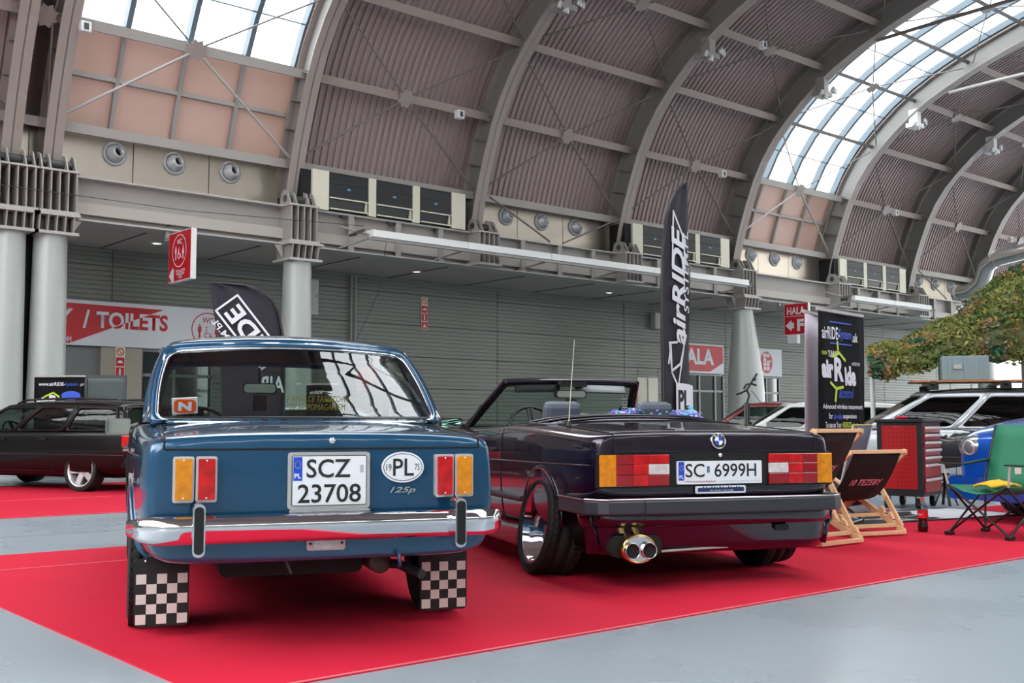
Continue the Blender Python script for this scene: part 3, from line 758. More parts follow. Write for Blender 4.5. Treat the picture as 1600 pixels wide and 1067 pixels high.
# ================================================================ the blue saloon
def blue_saloon():
    c = empty('car', (2.42, 4.044, .0075), math.radians(69.0), 'blue vintage saloon seen from behind, chequered mud flaps, parked on the red carpet', 'car')
    P = paint_mat('blue_car_paint', (0, 70, 106), .3, .3)
    body = body_shell('body', [
        (0.0, .70, .385, .858, .882), (.012, .728, .37, .871, .896), (.06, .748, .36, .880, .906), (.2, .762, .35, .888, .918), (.55, .778, .31, .903, .942),
        (.88, .785, .30, .925, .965), (1.06, .79, .28, .94, .968), (1.12, .79, .26, .942, .95, .6), (1.6, .805, .24, .945, .9, .35), (3.0, .805, .24, .93, .9, .35), (3.1, .80, .25, .928, .95),
        (3.5, .79, .27, .915, .95), (4.1, .78, .3, .89, .92), (4.36, .74, .34, .84, .87), (4.42, .70, .38, .80, .83)],
        [P, M_matt], c, arches=[(.88, .335, .31), (3.5, .335, .31)])
    t = bvh(body)
    # greenhouse
    gl = glass('saloon_glass', (205, 218, 212), 1.55, refl=1.5)
    greenhouse(c, (.80, .70, .945), (1.28, .60, 1.325), (2.62, .56, 1.33), (3.12, .66, .945),
               [(0, .17, 0, .12, 0), (.17, .5, .12, .46, 1), (.5, .53, .46, .5, 0), (.53, .96, .5, .97, 1), (.96, 1, .97, 1, 0)], P, gl, M_chrome, crown=.07, yr=(.965, .92), rwin=(.0, .95), bow=(.14, .14), bulge=.035, tr=.007)
    b = MB(); b.tube([(.83, .715, .965), (1.27, .61, 1.315), (1.6, .63, 1.345), (2.1, .635, 1.355), (2.6, .60, 1.335), (3.08, .69, .955)], .009, 6)
    b.tube([(.83, -.715, .965), (1.27, -.61, 1.315), (1.6, -.63, 1.345), (2.1, -.635, 1.355), (2.6, -.60, 1.335), (3.08, -.69, .955)], .009, 6); b.build('drip_rail', M_chrome, c)
    # rubber seal under the rear window
    b = MB(); b.tube([(.82-.14*(1-y*y), y*.70, .958) for y in [k/10-1 for k in range(21)]], .016, 6); b.build('window_seal', M_black, c)
    # trunk lid seam
    rline(t, [(.66, .93), (.665, .838), (.66, .834), (-.66, .834), (-.665, .838), (-.66, .93)], .004, 'lid_seam', M_matt, c, 'rear', n=24)
    for s in (1, -1):
        q = [hit(t, (x, s*.672, 1.5), (0, 0, -1)) for x in [.03+.05*k for k in range(16)]]
        b = MB(); b.tube([v for v in q if v], .004, 5); b.build('lid_seam', M_matt, c)
    q = [hit(t, (.74, y, 1.5), (0, 0, -1)) for y in [-.67+.067*k for k in range(21)]]
    b = MB(); b.tube([v for v in q if v], .005, 5); b.build('lid_seam', M_matt, c)
    b = MB(); b.m = Matrix.Translation((-.006, -.012, .868)); b.lathe([(.0, -.012), (.012, -.01), (.014, .0), (.0, .004)], 16, ax=0); b.build('trunk_lock', M_chrome, c)
    # side seams, handles
    for s in (1, -1):
        rline(t, [(1.45, .93), (1.5, .75), (1.6, .45), (1.62, .33)], .0035, 'door_seam', M_matt, c, s=s)
        rline(t, [(2.1, .93), (2.1, .3)], .0035, 'door_seam', M_matt, c, s=s)
        rline(t, [(3.05, .9), (3.05, .3), (1.62, .3)], .0035, 'door_seam', M_matt, c, s=s)
        rline(t, [(.25, .80), (3.9, .77)], .006, 'side_crease', P, c, s=s, n=40)
        for x in (1.56, 2.28):
            b = MB(); b.rbox((x, s*.80-.01 if s < 0 else .79, .79), (x+.13, s*.80+.01 if s < 0 else .825, .81), .008, 1); b.build('door_handle', M_chrome, c)
    # flared lip over wheels
    for s in (1, -1):
        for X in (.88, 3.5):
            P2 = side_pts(t, [(X+.34*math.cos(a*PI/14), .31+.34*math.sin(a*PI/14)) for a in range(0, 15)], s, n=2)
            if len(P2) > 3: b = MB(); b.tube(P2, .012, 6); b.build('arch_lip', P, c)
    # tail lamps
    for s in (1, -1):
        fr = mat('lamp_frame', (225, 225, 228), .22, .6)
        for (y0, y1, m, nm) in ((.630, .547, M_lor, 'indicator_lamp'), (.541, .457, M_lred, 'tail_lamp')):
            f = light_box(c, 'lamp_frame', s*y0, s*y1, .622, .807, -.012, fr, .018, .01)
            b = MB(); b.rbox((-.046, min(s*y0, s*y1)+.009, .632), (-.025, max(s*y0, s*y1)-.009, .797), .005, 0); l = b.build(nm, m, f, bevel=.004)
            for zz in (.64, .79):
                b = MB(); b.m = Matrix.Translation((-.047, s*(y0+y1)/2, zz)); b.lathe([(0, -.002), (.004, -.001), (.004, .002)], 8, ax=0); b.build('screw', M_chrome, f)
            for zz in (.69, .745):
                b = MB(); b.box((-.0475, min(s*y0, s*y1)+.012, zz), (-.045, max(s*y0, s*y1)-.012, zz+.003)); b.build('lens_rib', m, f)
    # bumper: pressed chrome blade wrapped round the corners
    B = MB(); rows = []
    prof = [(-.0, .055), (-.03, .052), (-.052, .03), (-.058, .006), (-.05, -.002), (-.047, -.03), (-.02, -.052), (.0, -.055)]
    path = []
    for k in range(-16, 17):
        y = k/16*.80; a = abs(k/16)
        x = -.075 + .05*max(0, a-.82)/.18 + .13*max(0, (a-.9)/.1)**2 + .02*a*a; path.append((x, y, 1-.55*max(0, (a-.86)/.14)**2))
    for x, y, hs in path: rows.append([(x+px*hs, y, .515+pz*hs) for px, pz in prof])
    B.sheet(rows); B.build('bumper', M_chrome, c, solid=.006)
    for s in (1, -1):
        b = MB(); b.rbox((-.17, s*.533-.024, .418), (-.09, s*.533+.024, .625), .022, 0); g = b.build('bumper_guard', M_chrome, c, bevel=.012)
        b = MB(); b.rbox((-.180, s*.533-.018, .430), (-.165, s*.533+.018, .614), .016, 0); b.build('rubber_insert', M_black, g)
        b = MB(); b.box((-.1, s*.5-.03, .48), (.05, s*.5+.03, .53)); b.build('bumper_bracket', M_dark, c)
    # number plate
    b = MB(); b.rbox((-.02, -.173, .583), (-.004, .173, .820), .014, 0); pf = b.build('plate_frame', mat('plate_frame_chrome', (225, 222, 218), .2, .7), c, bevel=.004)
    b = MB(); b.rbox((-.026, -.157, .597), (-.018, .157, .806), .008, 0); b.build('plate_rim', M_ink, pf)
    b = MB(); b.rbox((-.029, -.154, .600), (-.02, .154, .803), .006, 0); pl = b.build('number_plate', M_paper, c)
    b = MB(); b.box((-.0305, .115, .702), (-.028, .152, .800)); b.build('country_band', M_eu, pl)
    text('PL', M_paper, REAR(-.0305, .1335, .722), .028, .02, pl, bold=.02)
    for k in range(12):
        a = 2*PI*k/12; b = MB(); b.cbox((-.0315, .1335+.0115*math.sin(a), .768+.015*math.cos(a)), (.001, .0025, .0025)); b.build('band_star', M_gold, pl)
    text('SCZ', M_ink, REAR(-.029, .005, .752), .185, .078, pl, bold=.012)
    text('23708', M_ink, REAR(-.029, .0, .648), .265, .078, pl, bold=.012)
    b = MB(); b.box((-.0305, -.142, .735), (-.0285, -.128, .765)); b.build('hologram', mat('hologram_grey', (170, 172, 180), .3), pl)
    b = MB(); b.rbox((-.05, -.17, .565), (0, .17, .583), .008, 0); b.build('plate_light', M_chrome, c, bevel=.005)
    b = MB(); b.rbox((-.075, -.06, .556), (-.03, .06, .572), .006, 0); b.build('plate_lamp', M_chrome, c, bevel=.004)
    # oval and badge
    b = MB(); e = [(y*.094*math.cos(0), 0) for y in ()]
    ov = lambda a, bb: [(-.318+a*math.cos(2*PI*k/32), .752+bb*math.sin(2*PI*k/32)) for k in range(32)]
    b.prism(ov(.093, .066), -.014, -.004, 0); o = b.build('oval_sticker', M_paper, c)
    b = MB(); b.prism(ov(.086, .059), -.0148, -.0139, 0); b.build('oval_ring', M_ink, o); b = MB(); b.prism(ov(.083, .056), -.0156, -.0147, 0); b.build('oval_field', M_paper, o)
    text('PL', M_ink, REAR(-.0156, -.320, .752), .092, .074, o, bold=.01); text('19', M_ink, REAR(-.0156, -.256, .752), .022, .028, o); text('75', M_ink, REAR(-.0156, -.380, .752), .022, .028, o)
    text('125p', mat('badge_silver', (205, 205, 205), .3, .9), REAR(-.012, -.318, .652), .115, .032, c, 'badge', bold=.02, shear=.35)
    # reversing lamp
    light_box(c, 'reverse_lamp_frame', .090, -.070, .412, .470, -.0, mat('pinkish_bezel', (205, 170, 170), .3, .6), .022, .01)
    light_box(c, 'reverse_lamp', .062, -.042, .420, .463, -.012, M_lwh, .016, .006)
    for y in (.076, -.056): b = MB(); b.m = Matrix.Translation((-.023, y, .441)); b.lathe([(0, -.003), (.006, -.002), (.006, .002)], 8, ax=0); b.build('screw', M_black, c)
    # sticker on the rear window
    b = MB(); F = Matrix.Translation((.735, .553, 1.015)) @ Matrix.Rotation(math.radians(-34), 4, 'Y')
    b.m = F @ Matrix.Rotation(math.radians(-4), 4, 'X'); b.box((-.004, -.058, -.035), (.0, .058, .055)); st = b.build('window_sticker', M_paper, c)
    FF = F @ Matrix(((0, 0, -1, -.004), (-1, 0, 0, 0), (0, 1, 0, .01), (0, 0, 0, 1))); orange = mat('sticker_orange', (240, 96, 20), .4)
    b = MB(); b.m = F; b.rbox((-.0065, -.05, -.028), (-.004, .05, .047), .02, 0); b.build('sticker_field', orange, st)
    text('N', M_paper, FF @ Matrix.Translation((0, 0, .0025)), .06, .05, st, bold=.05, depth=.001)
    text('HAMULCE TARCZOWE\nZE WSPOMAGANIEM', mat('window_print_gold', (150, 140, 40), .5), Matrix.Translation((.72, -.07, 1.045)) @ Matrix.Rotation(math.radians(-34), 4, 'Y') @ Matrix(((0, 0, -1, -.01), (-1, 0, 0, 0), (0, 1, 0, 0), (0, 0, 0, 1))), .30, .085, c, 'window_lettering')
    # underside, exhaust, flaps
    b = MB(); b.rbox((.25, -.2, .28), (.75, .42, .37), .03, 0); b.build('fuel_tank', mat('underbody', (10, 9, 10), .8), c, bevel=.02)
    b = MB(); b.box((.3, -.6, .34), (3.9, .6, .38)); b.build('underbody', M_matt, c)
    b = MB(); b.tube([(.9, -.64, .31), (.9, .64, .31)], .04, 10); b.ball((.9, 0, .31), .13, 12, 8); b.build('rear_axle', M_dark, c)
    b = MB(); b.bar((.15, .13, .30), (.15, .16, .37), .04, .01); b.build('tank_strap', M_dark, c)
    b = MB(); b.tube([(.4, -.28, .30), (.15, -.34, .32), (-.03, -.40, .295)], .021, 12); b.build('tail_pipe', M_black, c)
    b = MB(); b.m = Matrix.Translation((.2, -.27, .325)); b.lathe([(.05, .3), (.05, 0), (.045, -.004), (0, -.005)], 20, ax=0); b.build('silencer', mat('silencer', (70, 60, 50), .5, .5), c)
    b = MB(); b.tube([(.02, -.30, .40), (-.025, -.30, .39), (-.03, -.305, .345), (.01, -.31, .33)], .008, 8); b.build('tow_hook', P, c)
    M_flap = mat('mud_flap_rubber', (20, 20, 21), .7); M_fw = mat('flap_white', (215, 205, 200), .6)
    for s in (1, -1):
        yc = s*.645
        b = MB(); b.rbox((.49, yc-.116, .05), (.50, yc+.116, .345), .02, 0); f = b.build('mud_flap', M_flap, c)
        for r in range(5):
            for q in range(5):
                if (r+q) % 2 == 0:
                    y, z = yc+(2-q)*.0436, .082+(4-r)*.0436; b = MB(); b.cbox((.489, y, z), (.003, .0425, .0425)); b.build('white_square', M_fw, f)
        for yy in (-.05, .05): b = MB(); b.ball((.487, yc+yy+.02, .335), .007, 8, 5); b.build('flap_bolt', M_chrome, f)
    rimm = mat('silver_wheel', (170, 172, 175), .3, .8)
    for x in (.88, 3.5):
        for s in (1, -1): wheel(c, x, s*.70, .31, .17, .175, 'steel', 0, rimm)
    # interior
    for y in (.36, -.36): seat(c, 2.15, y, .52, m=M_seat, h=.42, head=False)
    seat(c, 1.35, 0, .52, w=1.2, h=.38, m=M_seat, head=False)
    b = MB(); b.box((.85, -.62, .90), (1.35, .62, .925)); b.build('parcel_shelf', M_seat, c)
    b = MB(); b.box((2.85, -.66, .62), (3.1, .66, .93)); b.build('dashboard', M_seat, c, bevel=.03)
    b = MB(); b.rbox((1.35, -.55, 1.33), (2.6, .55, 1.345), .1, 2); b.build('headliner', mat('headliner', (50, 46, 42), .9), c)
    steering(c, 2.72, .36, .87)
    b = MB(); b.rbox((2.60, -.11, 1.13), (2.63, .11, 1.2), .025, 0); b.build('mirror_housing', M_black, c); b = MB(); b.rbox((2.597, -.1, 1.137), (2.6, .1, 1.193), .02, 0); b.build('mirror_glass', mat('mirror', (235, 235, 235), .01, 1), c)
    b = MB(); b.tube([(2.62, 0, 1.2), (2.64, 0, 1.3)], .008); b.build('mirror_stem', M_black, c)
    b = MB(); b.box((2.6, -.045, 1.02), (2.605, .045, 1.12)); b.build('air_freshener', M_black, c)
    for s in (1, -1):
        b = MB(); b.rbox((2.78, s*.86-.075, .87), (2.81, s*.86+.075, .97), .015, 0); mh = b.build('door_mirror', M_chrome, c, bevel=.006)
        b = MB(); b.rbox((2.777, s*.86-.066, .878), (2.78, s*.86+.066, .962), .01, 0); b.build('mirror_glass', mat('mirror', (235, 235, 235), .01, 1), mh)
        b = MB(); b.bar((2.8, s*.74, .94), (2.8, s*.80, .92), .02, .015); b.build('mirror_arm', M_chrome, c)
    # wipers, grille and headlamps of the unseen front
    for s in (1, -1):
        for y in (.62, .46):
            b = MB(); b.m = Matrix.Translation((4.40, s*y, .64)); b.lathe([(.085, -.02), (.08, .03), (.0, .045)], 20, ax=0); b.build('headlamp', M_lwh, c)
    b = MB(); b.box((4.38, -.36, .55), (4.43, .36, .73)); b.build('grille', M_black, c)
    b = MB(); b.rbox((4.45, -.8, .46), (4.52, .8, .56), .02, 0); b.build('front_bumper', M_chrome, c, bevel=.02)
    return c
blue_saloon()
# ================================================================ the purple convertible
def convertible():
    c = empty('car', (5.0725, 4.115, .0075), math.radians(67.9), 'dark purple convertible with its roof down, chrome dish wheels and twin tail pipe', 'car')
    P = paint_mat('aubergine_car_paint', (26, 9, 34), .3, .22)
    body = body_shell('body', [
        (0.0, .72, .52, .862, .882), (.012, .752, .50, .872, .888), (.05, .785, .46, .879, .893), (.2, .80, .36, .885, .905),
        (.55, .815, .24, .90, .93), (.8, .82, .22, .91, .95), (1.0, .82, .21, .92, .965), (1.45, .815, .2, .93, .985), (1.55, .815, .2, .93, .98), (1.62, .815, .2, .925, .9, .5), (2.72, .815, .2, .90, .85, .4), (2.82, .81, .2, .90, .93),
        (3.55, .80, .22, .87, .91), (4.2, .785, .26, .82, .85), (4.4, .74, .32, .76, .79), (4.45, .70, .4, .70, .74)],
        [P, M_matt], c, arches=[(.80, .335, .32), (3.5, .325, .31)])
    t = bvh(body)
    # rear valance and bumper
    A = MB(); rows = []
    for k in range(-14, 15):
        a = abs(k/14); y = k/14*.80; x = -.07+.03*a*a+.10*max(0, (a-.8)/.2)**2
        zb = .20+.0*a
        rows.append([(x+.03, y, .50), (x, y, .43), (x+.0, y, .372), (x+.035, y, .362), (x+.04, y, .355), (x+.045, y*.985, .26), (x+.075, y*(.965), zb+.005), (x+.3, y*.95, zb)])
    A.sheet(rows); ap = A.build('rear_valance', P, c, solid=.01)
    for s in (1, -1):
        b = MB(); b.sheet([[(xx, s*yy, z) for z, yy in ((.50, .79), (.36, .785), (.34, .765), (.22, .735))] for xx in (.03, .2, .40)]); b.build('valance_end', P, c, solid=.01)
    B = MB(); rows = []
    pr = [(.03, .512), (-.028, .512), (-.04, .50), (-.045, .44), (-.042, .432), (-.02, .425), (.03, .425)]
    for k in range(-16, 17):
        a = abs(k/16); y = k/16*.835; x = -.075+.03*a*a+.09*max(0, (a-.85)/.15)**2; rows.append([(x+px, y, z) for px, z in pr])
    B.sheet(rows, smooth=False); B.build('bumper', mat('bumper_rubber', (48, 50, 56), .35), c)
    for s in (1, -1):
        b = MB(); b.box((.0, min(s*.80, s*.835), .425), (.43, max(s*.80, s*.835), .512)); b.build('bumper_end', mat('bumper_rubber', (48, 50, 56), .35), c, bevel=.008)
        b = MB(); b.tube([(.02, s*.836, .512), (.43, s*.836, .512)], .006); b.build('bumper_trim', M_chrome, c)
    b = MB(); b.tube([(-.075+.03*abs(k/16)**2+.09*max(0, (abs(k/16)-.85)/.15)**2-.03, k/16*.835, .514) for k in range(-16, 17)], .0065, 6); b.build('bumper_trim', M_chrome, c)
    b = MB(); b.box((-.121, .52, .4), (-.117, .524, .51)); b.build('bumper_joint', M_matt, c)
    # boot lid: edge seam, spoiler lip
    rline(t, [(.66, .90), (.655, .78)], .004, 'lid_seam', M_matt, c, 'rear')
    rline(t, [(-.66, .90), (-.655, .78)], .004, 'lid_seam', M_matt, c, 'rear')
    rline(t, [(.66, .775), (-.66, .775)], .005, 'lid_seam', M_matt, c, 'rear', n=30)
    for s in (1, -1):
        q = [hit(t, (x, s*.665, 1.5), (0, 0, -1)) for x in [.03+.05*k for k in range(17)]]
        b = MB(); b.tube([v for v in q if v], .004, 5); b.build('lid_seam', M_matt, c)
    for X, m in ((.88, M_matt), (.05, P)):
        q = [hit(t, (X, y, 1.5), (0, 0, -1)) for y in [-.66+.066*k for k in range(21)]]
        b = MB(); b.tube([v for v in q if v], .006, 5); b.build('lid_seam', m, c)
    # folded-top cover with ridges
    b = MB(); rows = []
    for i in range(10):
        x = .93+.072*i
        rows.append([(x+.10*(abs(y)/.70)**2, y, .925+.03*math.sin(PI*i/9)+.03*(1-(y/.72)**2)-.03*(abs(y)/.7)**4) for y in [-.70+.07*k for k in range(21)]])
    b.sheet(rows); cov = b.build('top_cover', P, c, solid=.02)
    for i, x in enumerate((.98, 1.12, 1.3)):
        b = MB(); b.tube([(x+.10*(abs(y)/.70)**2, y, .942+.028*math.sin(PI*(x-.93)/.65)+.03*(1-(y/.72)**2)-.03*(abs(y)/.7)**4) for y in [-.68+.068*k for k in range(21)]], .008, 6); b.build('cover_ridge', P, cov)
    # panel between the lamps
    b = MB(); b.rbox((-.012, -.318, .577), (.0, .318, .772), .02, 0); pn = b.build('plate_panel', M_black, c, bevel=.004)
    # lamps
    W = [.757, .655, .552, .456, .325]; rowsz = [.762, .708, .648, .583]
    for s in (1, -1):
        b = MB(); b.rbox((-.014, min(s*.766, s*.318), .575), (.02, max(s*.766, s*.318), .768), .01, 0); hs = b.build('lamp_housing', M_black, c, bevel=.004)
        for i in range(4):
            for j in range(3):
                if i == 0 and j: continue
                z1, z0 = (rowsz[0], rowsz[3]) if i == 0 else (rowsz[j], rowsz[j+1])
                m = M_lor if i == 0 else (M_lwh if (i == 3 and j == 1) else (M_lred2 if i == 1 or (i == 3 and j == 2) else M_lred))
                y0, y1 = s*W[i], s*W[i+1]
                b = MB(); b.box((-.03, min(y0, y1)+.001, z0+.001), (-.012, max(y0, y1)-.001, z1-.001))
                b.build('indicator_lens' if i == 0 else 'reverse_lens' if m is M_lwh else 'tail_lens', m, hs, bevel=.003)
    # plate, roundel, lock, small banner
    b = MB(); b.rbox((-.026, -.275, .590), (-.012, .275, .722), .006, 0); b.m = Matrix.Identity(4); pl = b.build('number_plate', M_paper, c)
    b = MB(); b.box((-.0275, .232, .612), (-.0255, .268, .718)); b.build('country_band', M_eu, pl)
    text('PL', M_paper, REAR(-.0275, .25, .632), .028, .02, pl, bold=.02)
    for k in range(12):
        a = 2*PI*k/12; b = MB(); b.cbox((-.0285, .25+.0115*math.sin(a), .683+.0135*math.cos(a)), (.001, .0025, .0025)); b.build('band_star', M_gold, pl)
    text('SC', M_ink, REAR(-.026, .163, .668), .122, .078, pl, bold=.01); text('6999H', M_ink, REAR(-.026, -.10, .668), .275, .078, pl, bold=.01)
    b = MB(); b.box((-.0275, .068, .655), (-.0255, .086, .692)); b.build('hologram', mat('hologram_blue', (90, 120, 150), .3), pl)
    text('www.autohandelpk.pl', mat('plate_red_print', (150, 30, 50), .5), REAR(-.026, .13, .604), .2, .012, pl, bold=.01); text('samochody uzywane i powypadkowe - 501 401 502', mat('plate_grey_print', (150, 160, 175), .5), REAR(-.026, -.13, .604), .27, .009, pl)
    b = MB(); b.rbox((-.02, -.17, .535), (-.008, .155, .578), .008, 0); fl = b.build('small_banner', M_paper, c); b = MB(); b.rbox((-.0215, -.158, .545), (-.0195, .143, .568), .004, 0); b.build('banner_field', mat('navy_print', (36, 52, 100), .4), fl)
    b = MB()
    for k in range(16): b.box((-.0222, -.15+.018*k, .568-.0), (-.0205, -.142+.018*k, .5695+.003*(k % 3)))
    b.build('skyline_print', mat('navy_print', (36, 52, 100), .4), fl); text('IN LEVEL WE LIVE', M_paper, REAR(-.0216, -.01, .552), .15, .008, fl, bold=.01)
    Mr = Matrix.Translation((-.004, 0, .836)) @ Matrix.Rotation(math.radians(12), 4, 'Y')
    b = MB(); b.m = Mr; b.lathe([(.048, .004), (.048, -.008), (.044, -.012), (.042, -.009)], 32, ax=0); r = b.build('roundel', M_chrome, c)
    b = MB(); b.m = Mr; b.lathe([(.043, -.009), (.0, -.0105)], 32, ax=0); b.build('roundel_ring', M_black, r)
    for k in range(4):
        b = MB(); b.m = Mr; b.lathe([(.026, -.0112), (.0, -.0118)], 8, ax=0, a0=PI/2*k, a1=PI/2*(k+1)); b.build('roundel_quarter', M_eu if k % 2 == 1 else M_paper, r)
    for k, ch in enumerate('BMW'):
        a = (1-k)*.62; text(ch, M_paper, Mr @ Matrix(((0, 0, -1, -.0115), (-1, 0, 0, math.sin(a)*.0345), (0, 1, 0, math.cos(a)*.0345), (0, 0, 0, 1))) @ Matrix.Rotation(a, 4, 'Z'), .011, .010, r, bold=.02)
    b = MB(); b.m = Matrix.Translation((-.008, -.01, .755)); b.lathe([(0, -.012), (.011, -.01), (.013, .0)], 16, ax=0); b.build('trunk_lock', M_chrome, c)
    # exhaust
    b = MB(); b.m = Matrix.Translation((-.10, .555, .243)) @ Matrix.Diagonal((1, 1.28, 1, 1)); b.lathe([(.075, .25), (.078, .04), (.082, .0), (.078, -.012), (.07, -.006)], 32, ax=0); ex = b.build('exhaust_surround', mat('polished_gold_steel', (225, 190, 120), .1, 1), c)
    b = MB(); b.m = Matrix.Translation((-.10, .555, .243)) @ Matrix.Diagonal((1, 1.28, 1, 1)); b.lathe([(.074, -.004), (.0, -.002)], 32, ax=0); b.build('exhaust_plate', M_chrome, ex)
    for yy in (.05, -.052):
        b = MB(); b.m = Matrix.Translation((-.10, .555+yy, .235)); b.lathe([(.04, .02), (.04, -.03), (.044, -.035), (.046, -.03), (.046, .02)], 24, ax=0); b.build('tail_pipe', M_chrome, ex)
        b = MB(); b.m = Matrix.Translation((-.10, .555+yy, .235)); b.lathe([(.04, -.015), (.0, -.015)], 20, ax=0); b.build('pipe_bore', M_matt, ex)
    b = MB(); b.rbox((-.03, .38, .19), (.5, .70, .31), .05, 0); b.build('silencer', M_matt, c)
    b = MB(); b.tube([(-.02, .38, .215), (.0, -.1, .225)], .008); b.build('hanger_rod', M_steel, c)
    b = MB(); b.rbox((-.045, -.44, .312), (-.015, -.35, .345), .008, 0); b.build('tow_cover', M_matt, c)
    b = MB(); b.box((.35, -.6, .2), (4.2, .6, .24)); b.build('underbody', M_matt, c)
    # sides
    for s in (1, -1):
        rline(t, [(1.62, .90), (1.62, .22)], .0035, 'door_seam', M_matt, c, s=s); rline(t, [(2.75, .88), (2.75, .22)], .0035, 'door_seam', M_matt, c, s=s)
        rline(t, [(.06, .70), (4.3, .66)], .0045, 'side_crease', P, c, s=s, n=60)
        P3 = side_pts(t, [(1.15, .445), (3.15, .445)], s, n=20)
        if P3: b = MB(); b.tube(P3, .022, 6); b.build('side_moulding', mat('bumper_rubber', (48, 50, 56), .35), c)
        b = MB(); b.box((1.1, min(s*.79, s*.835), .13), (3.2, max(s*.79, s*.835), .27)); b.build('side_skirt', P, c, bevel=.02)
        b = MB(); b.rbox((1.72, min(s*.81, s*.84), .745), (1.88, max(s*.81, s*.84), .765), .008, 1); b.build('door_handle', M_black, c)
        for X in (.80, 3.5):
            b = MB(); rows = []
            for k in range(17):
                a = PI*k/16; rows.append([(X+rr*math.cos(a), s*yy, .32+rr*math.sin(a)) for rr, yy in ((.322, .79), (.332, .812), (.348, .815), (.372, .806))])
            b.sheet(rows); b.build('arch_flare', P, c, solid=.008)
        b = MB(); b.rbox((2.52, s*.93-.09, .90), (2.56, s*.93+.09, .98), .02, 0); mh = b.build('door_mirror', M_black, c, bevel=.015); b = MB(); b.rbox((2.516, s*.93-.08, .908), (2.52, s*.93+.08, .972), .015, 0); b.build('mirror_glass', mat('mirror_green', (150, 200, 185), .02, 1), mh)
        b = MB(); b.bar((2.56, s*.78, .89), (2.55, s*.86, .93), .05, .03); b.build('mirror_arm', M_black, c)
        # belt seal of the door
        b = MB(); b.tube([hit(t, (x, s*.745, 1.5), (0, 0, -1)) or (x, s*.745, .91) for x in [1.7+.065*k for k in range(20)]], .011, 6); b.build('belt_seal', M_black, c)
    # windscreen
    gl = glass('screen_glass', (200, 214, 208), 1.5, refl=1.0)
    F = lambda a, tt: Vector((lerp(2.84, 2.32, tt)+.12*(1-a*a), a*lerp(.72, .55, tt), lerp(.90, 1.262, tt)+.015*(1-a*a)*tt))
    window_patch(F, (-1, 1, 0, 1), (-.945, .945, .03, .93), .05, c, M_black, gl, M_black, ('screen_frame', 'windscreen'), tr=.008, th=.035)
    b = MB(); b.tube([F(-1+.1*k, 1.0) for k in range(21)], .02, 8); b.build('screen_header', P, c)
    for s in (1, -1):
        b = MB(); b.tube([F(s*1.01, k/8) for k in range(9)], .022, 8); b.build('screen_pillar', P, c)
        b = MB(); b.bar((2.74, s*.74, .90), (2.58, s*.66, 1.08), .02, .02); b.build('quarter_post', M_black, c)
        b = MB(); q = [F(s*(.12+.1*k), .91) for k in range(8)]; b.sheet([[(p.x-.05, p.y, p.z) for p in q], [(p.x-.07, p.y, p.z-.055) for p in q]]); b.build('sun_visor', mat('visor_grey', (165, 168, 172), .6) if s < 0 else M_seat, c, solid=.012)
    b = MB(); b.rbox((2.34, -.13, 1.135), (2.38, .13, 1.2), .025, 0); b.m = Matrix.Identity(4); mm = b.build('mirror_housing', M_black, c)
    b = MB(); b.rbox((2.337, -.12, 1.143), (2.34, .12, 1.192), .02, 0); b.build('mirror_glass', mat('mirror', (235, 235, 235), .01, 1), mm)
    b = MB(); b.rbox((2.34, -.14, 1.225), (2.44, .1, 1.262), .02, 0); b.build('mirror_mount', M_black, c)
    b = MB(); b.box((2.34, -.045, 1.045), (2.343, .045, 1.13)); fh = b.build('air_freshener', M_black, c)
    b = MB()
    for k in range(9): b.tube([(2.3385, .03-.007*k, 1.09+.02*math.sin(k*1.9)), (2.3385, .025-.007*k, 1.09+.02*math.sin(k*2.7+1))], .003, 5)
    b.build('white_squiggle', M_paper, fh)
    text('30E', mat('screen_sticker', (190, 195, 195), .5), Matrix(((0, 0, -1, 2.50), (0, -1, 0, -.53), (-1, 0, 0, 1.10), (0, 0, 0, 1))), .12, .05, c, 'screen_lettering')
    steering(c, 2.22, .36, .90, .185)
    for y in (.36, -.36): seat(c, 1.78, y, .48, w=.5, h=.44, m=mat('grey_leather', (84, 90, 102), .45), head=True)
    b = MB(); b.box((2.45, -.68, .60), (2.95, .68, .90)); b.build('dashboard', M_seat, c, bevel=.03)
    b = MB(); b.tube([hit(t, (.70, .66, 1.5), (0, 0, -1)) or Vector((.7, .66, .94)), (.66, .655, 1.20), (.62, .65, 1.46)], [.004, .003, .0022], 6); an = b.build('antenna', mat('antenna_cream', (220, 210, 185), .4), c)
    b = MB(); b.m = Matrix.Translation((.70, .66, .925)); b.lathe([(.016, 0), (.012, .02), (.005, .03)], 12); b.build('antenna_base', M_black, an)
    for x in (.80, 3.5):
        for s in (1, -1): wheel(c, x, s*.74, .30, .24, .240, 'dish', 9 if x < 1 else 2)
    for s in (1, -1):
        for y in (.6, .44):
            b = MB(); b.m = Matrix.Translation((4.42, s*y, .62)); b.lathe([(.08, -.02), (.07, .03), (.0, .045)], 20, ax=0); b.build('headlamp', M_lwh, c)
    return c
convertible()
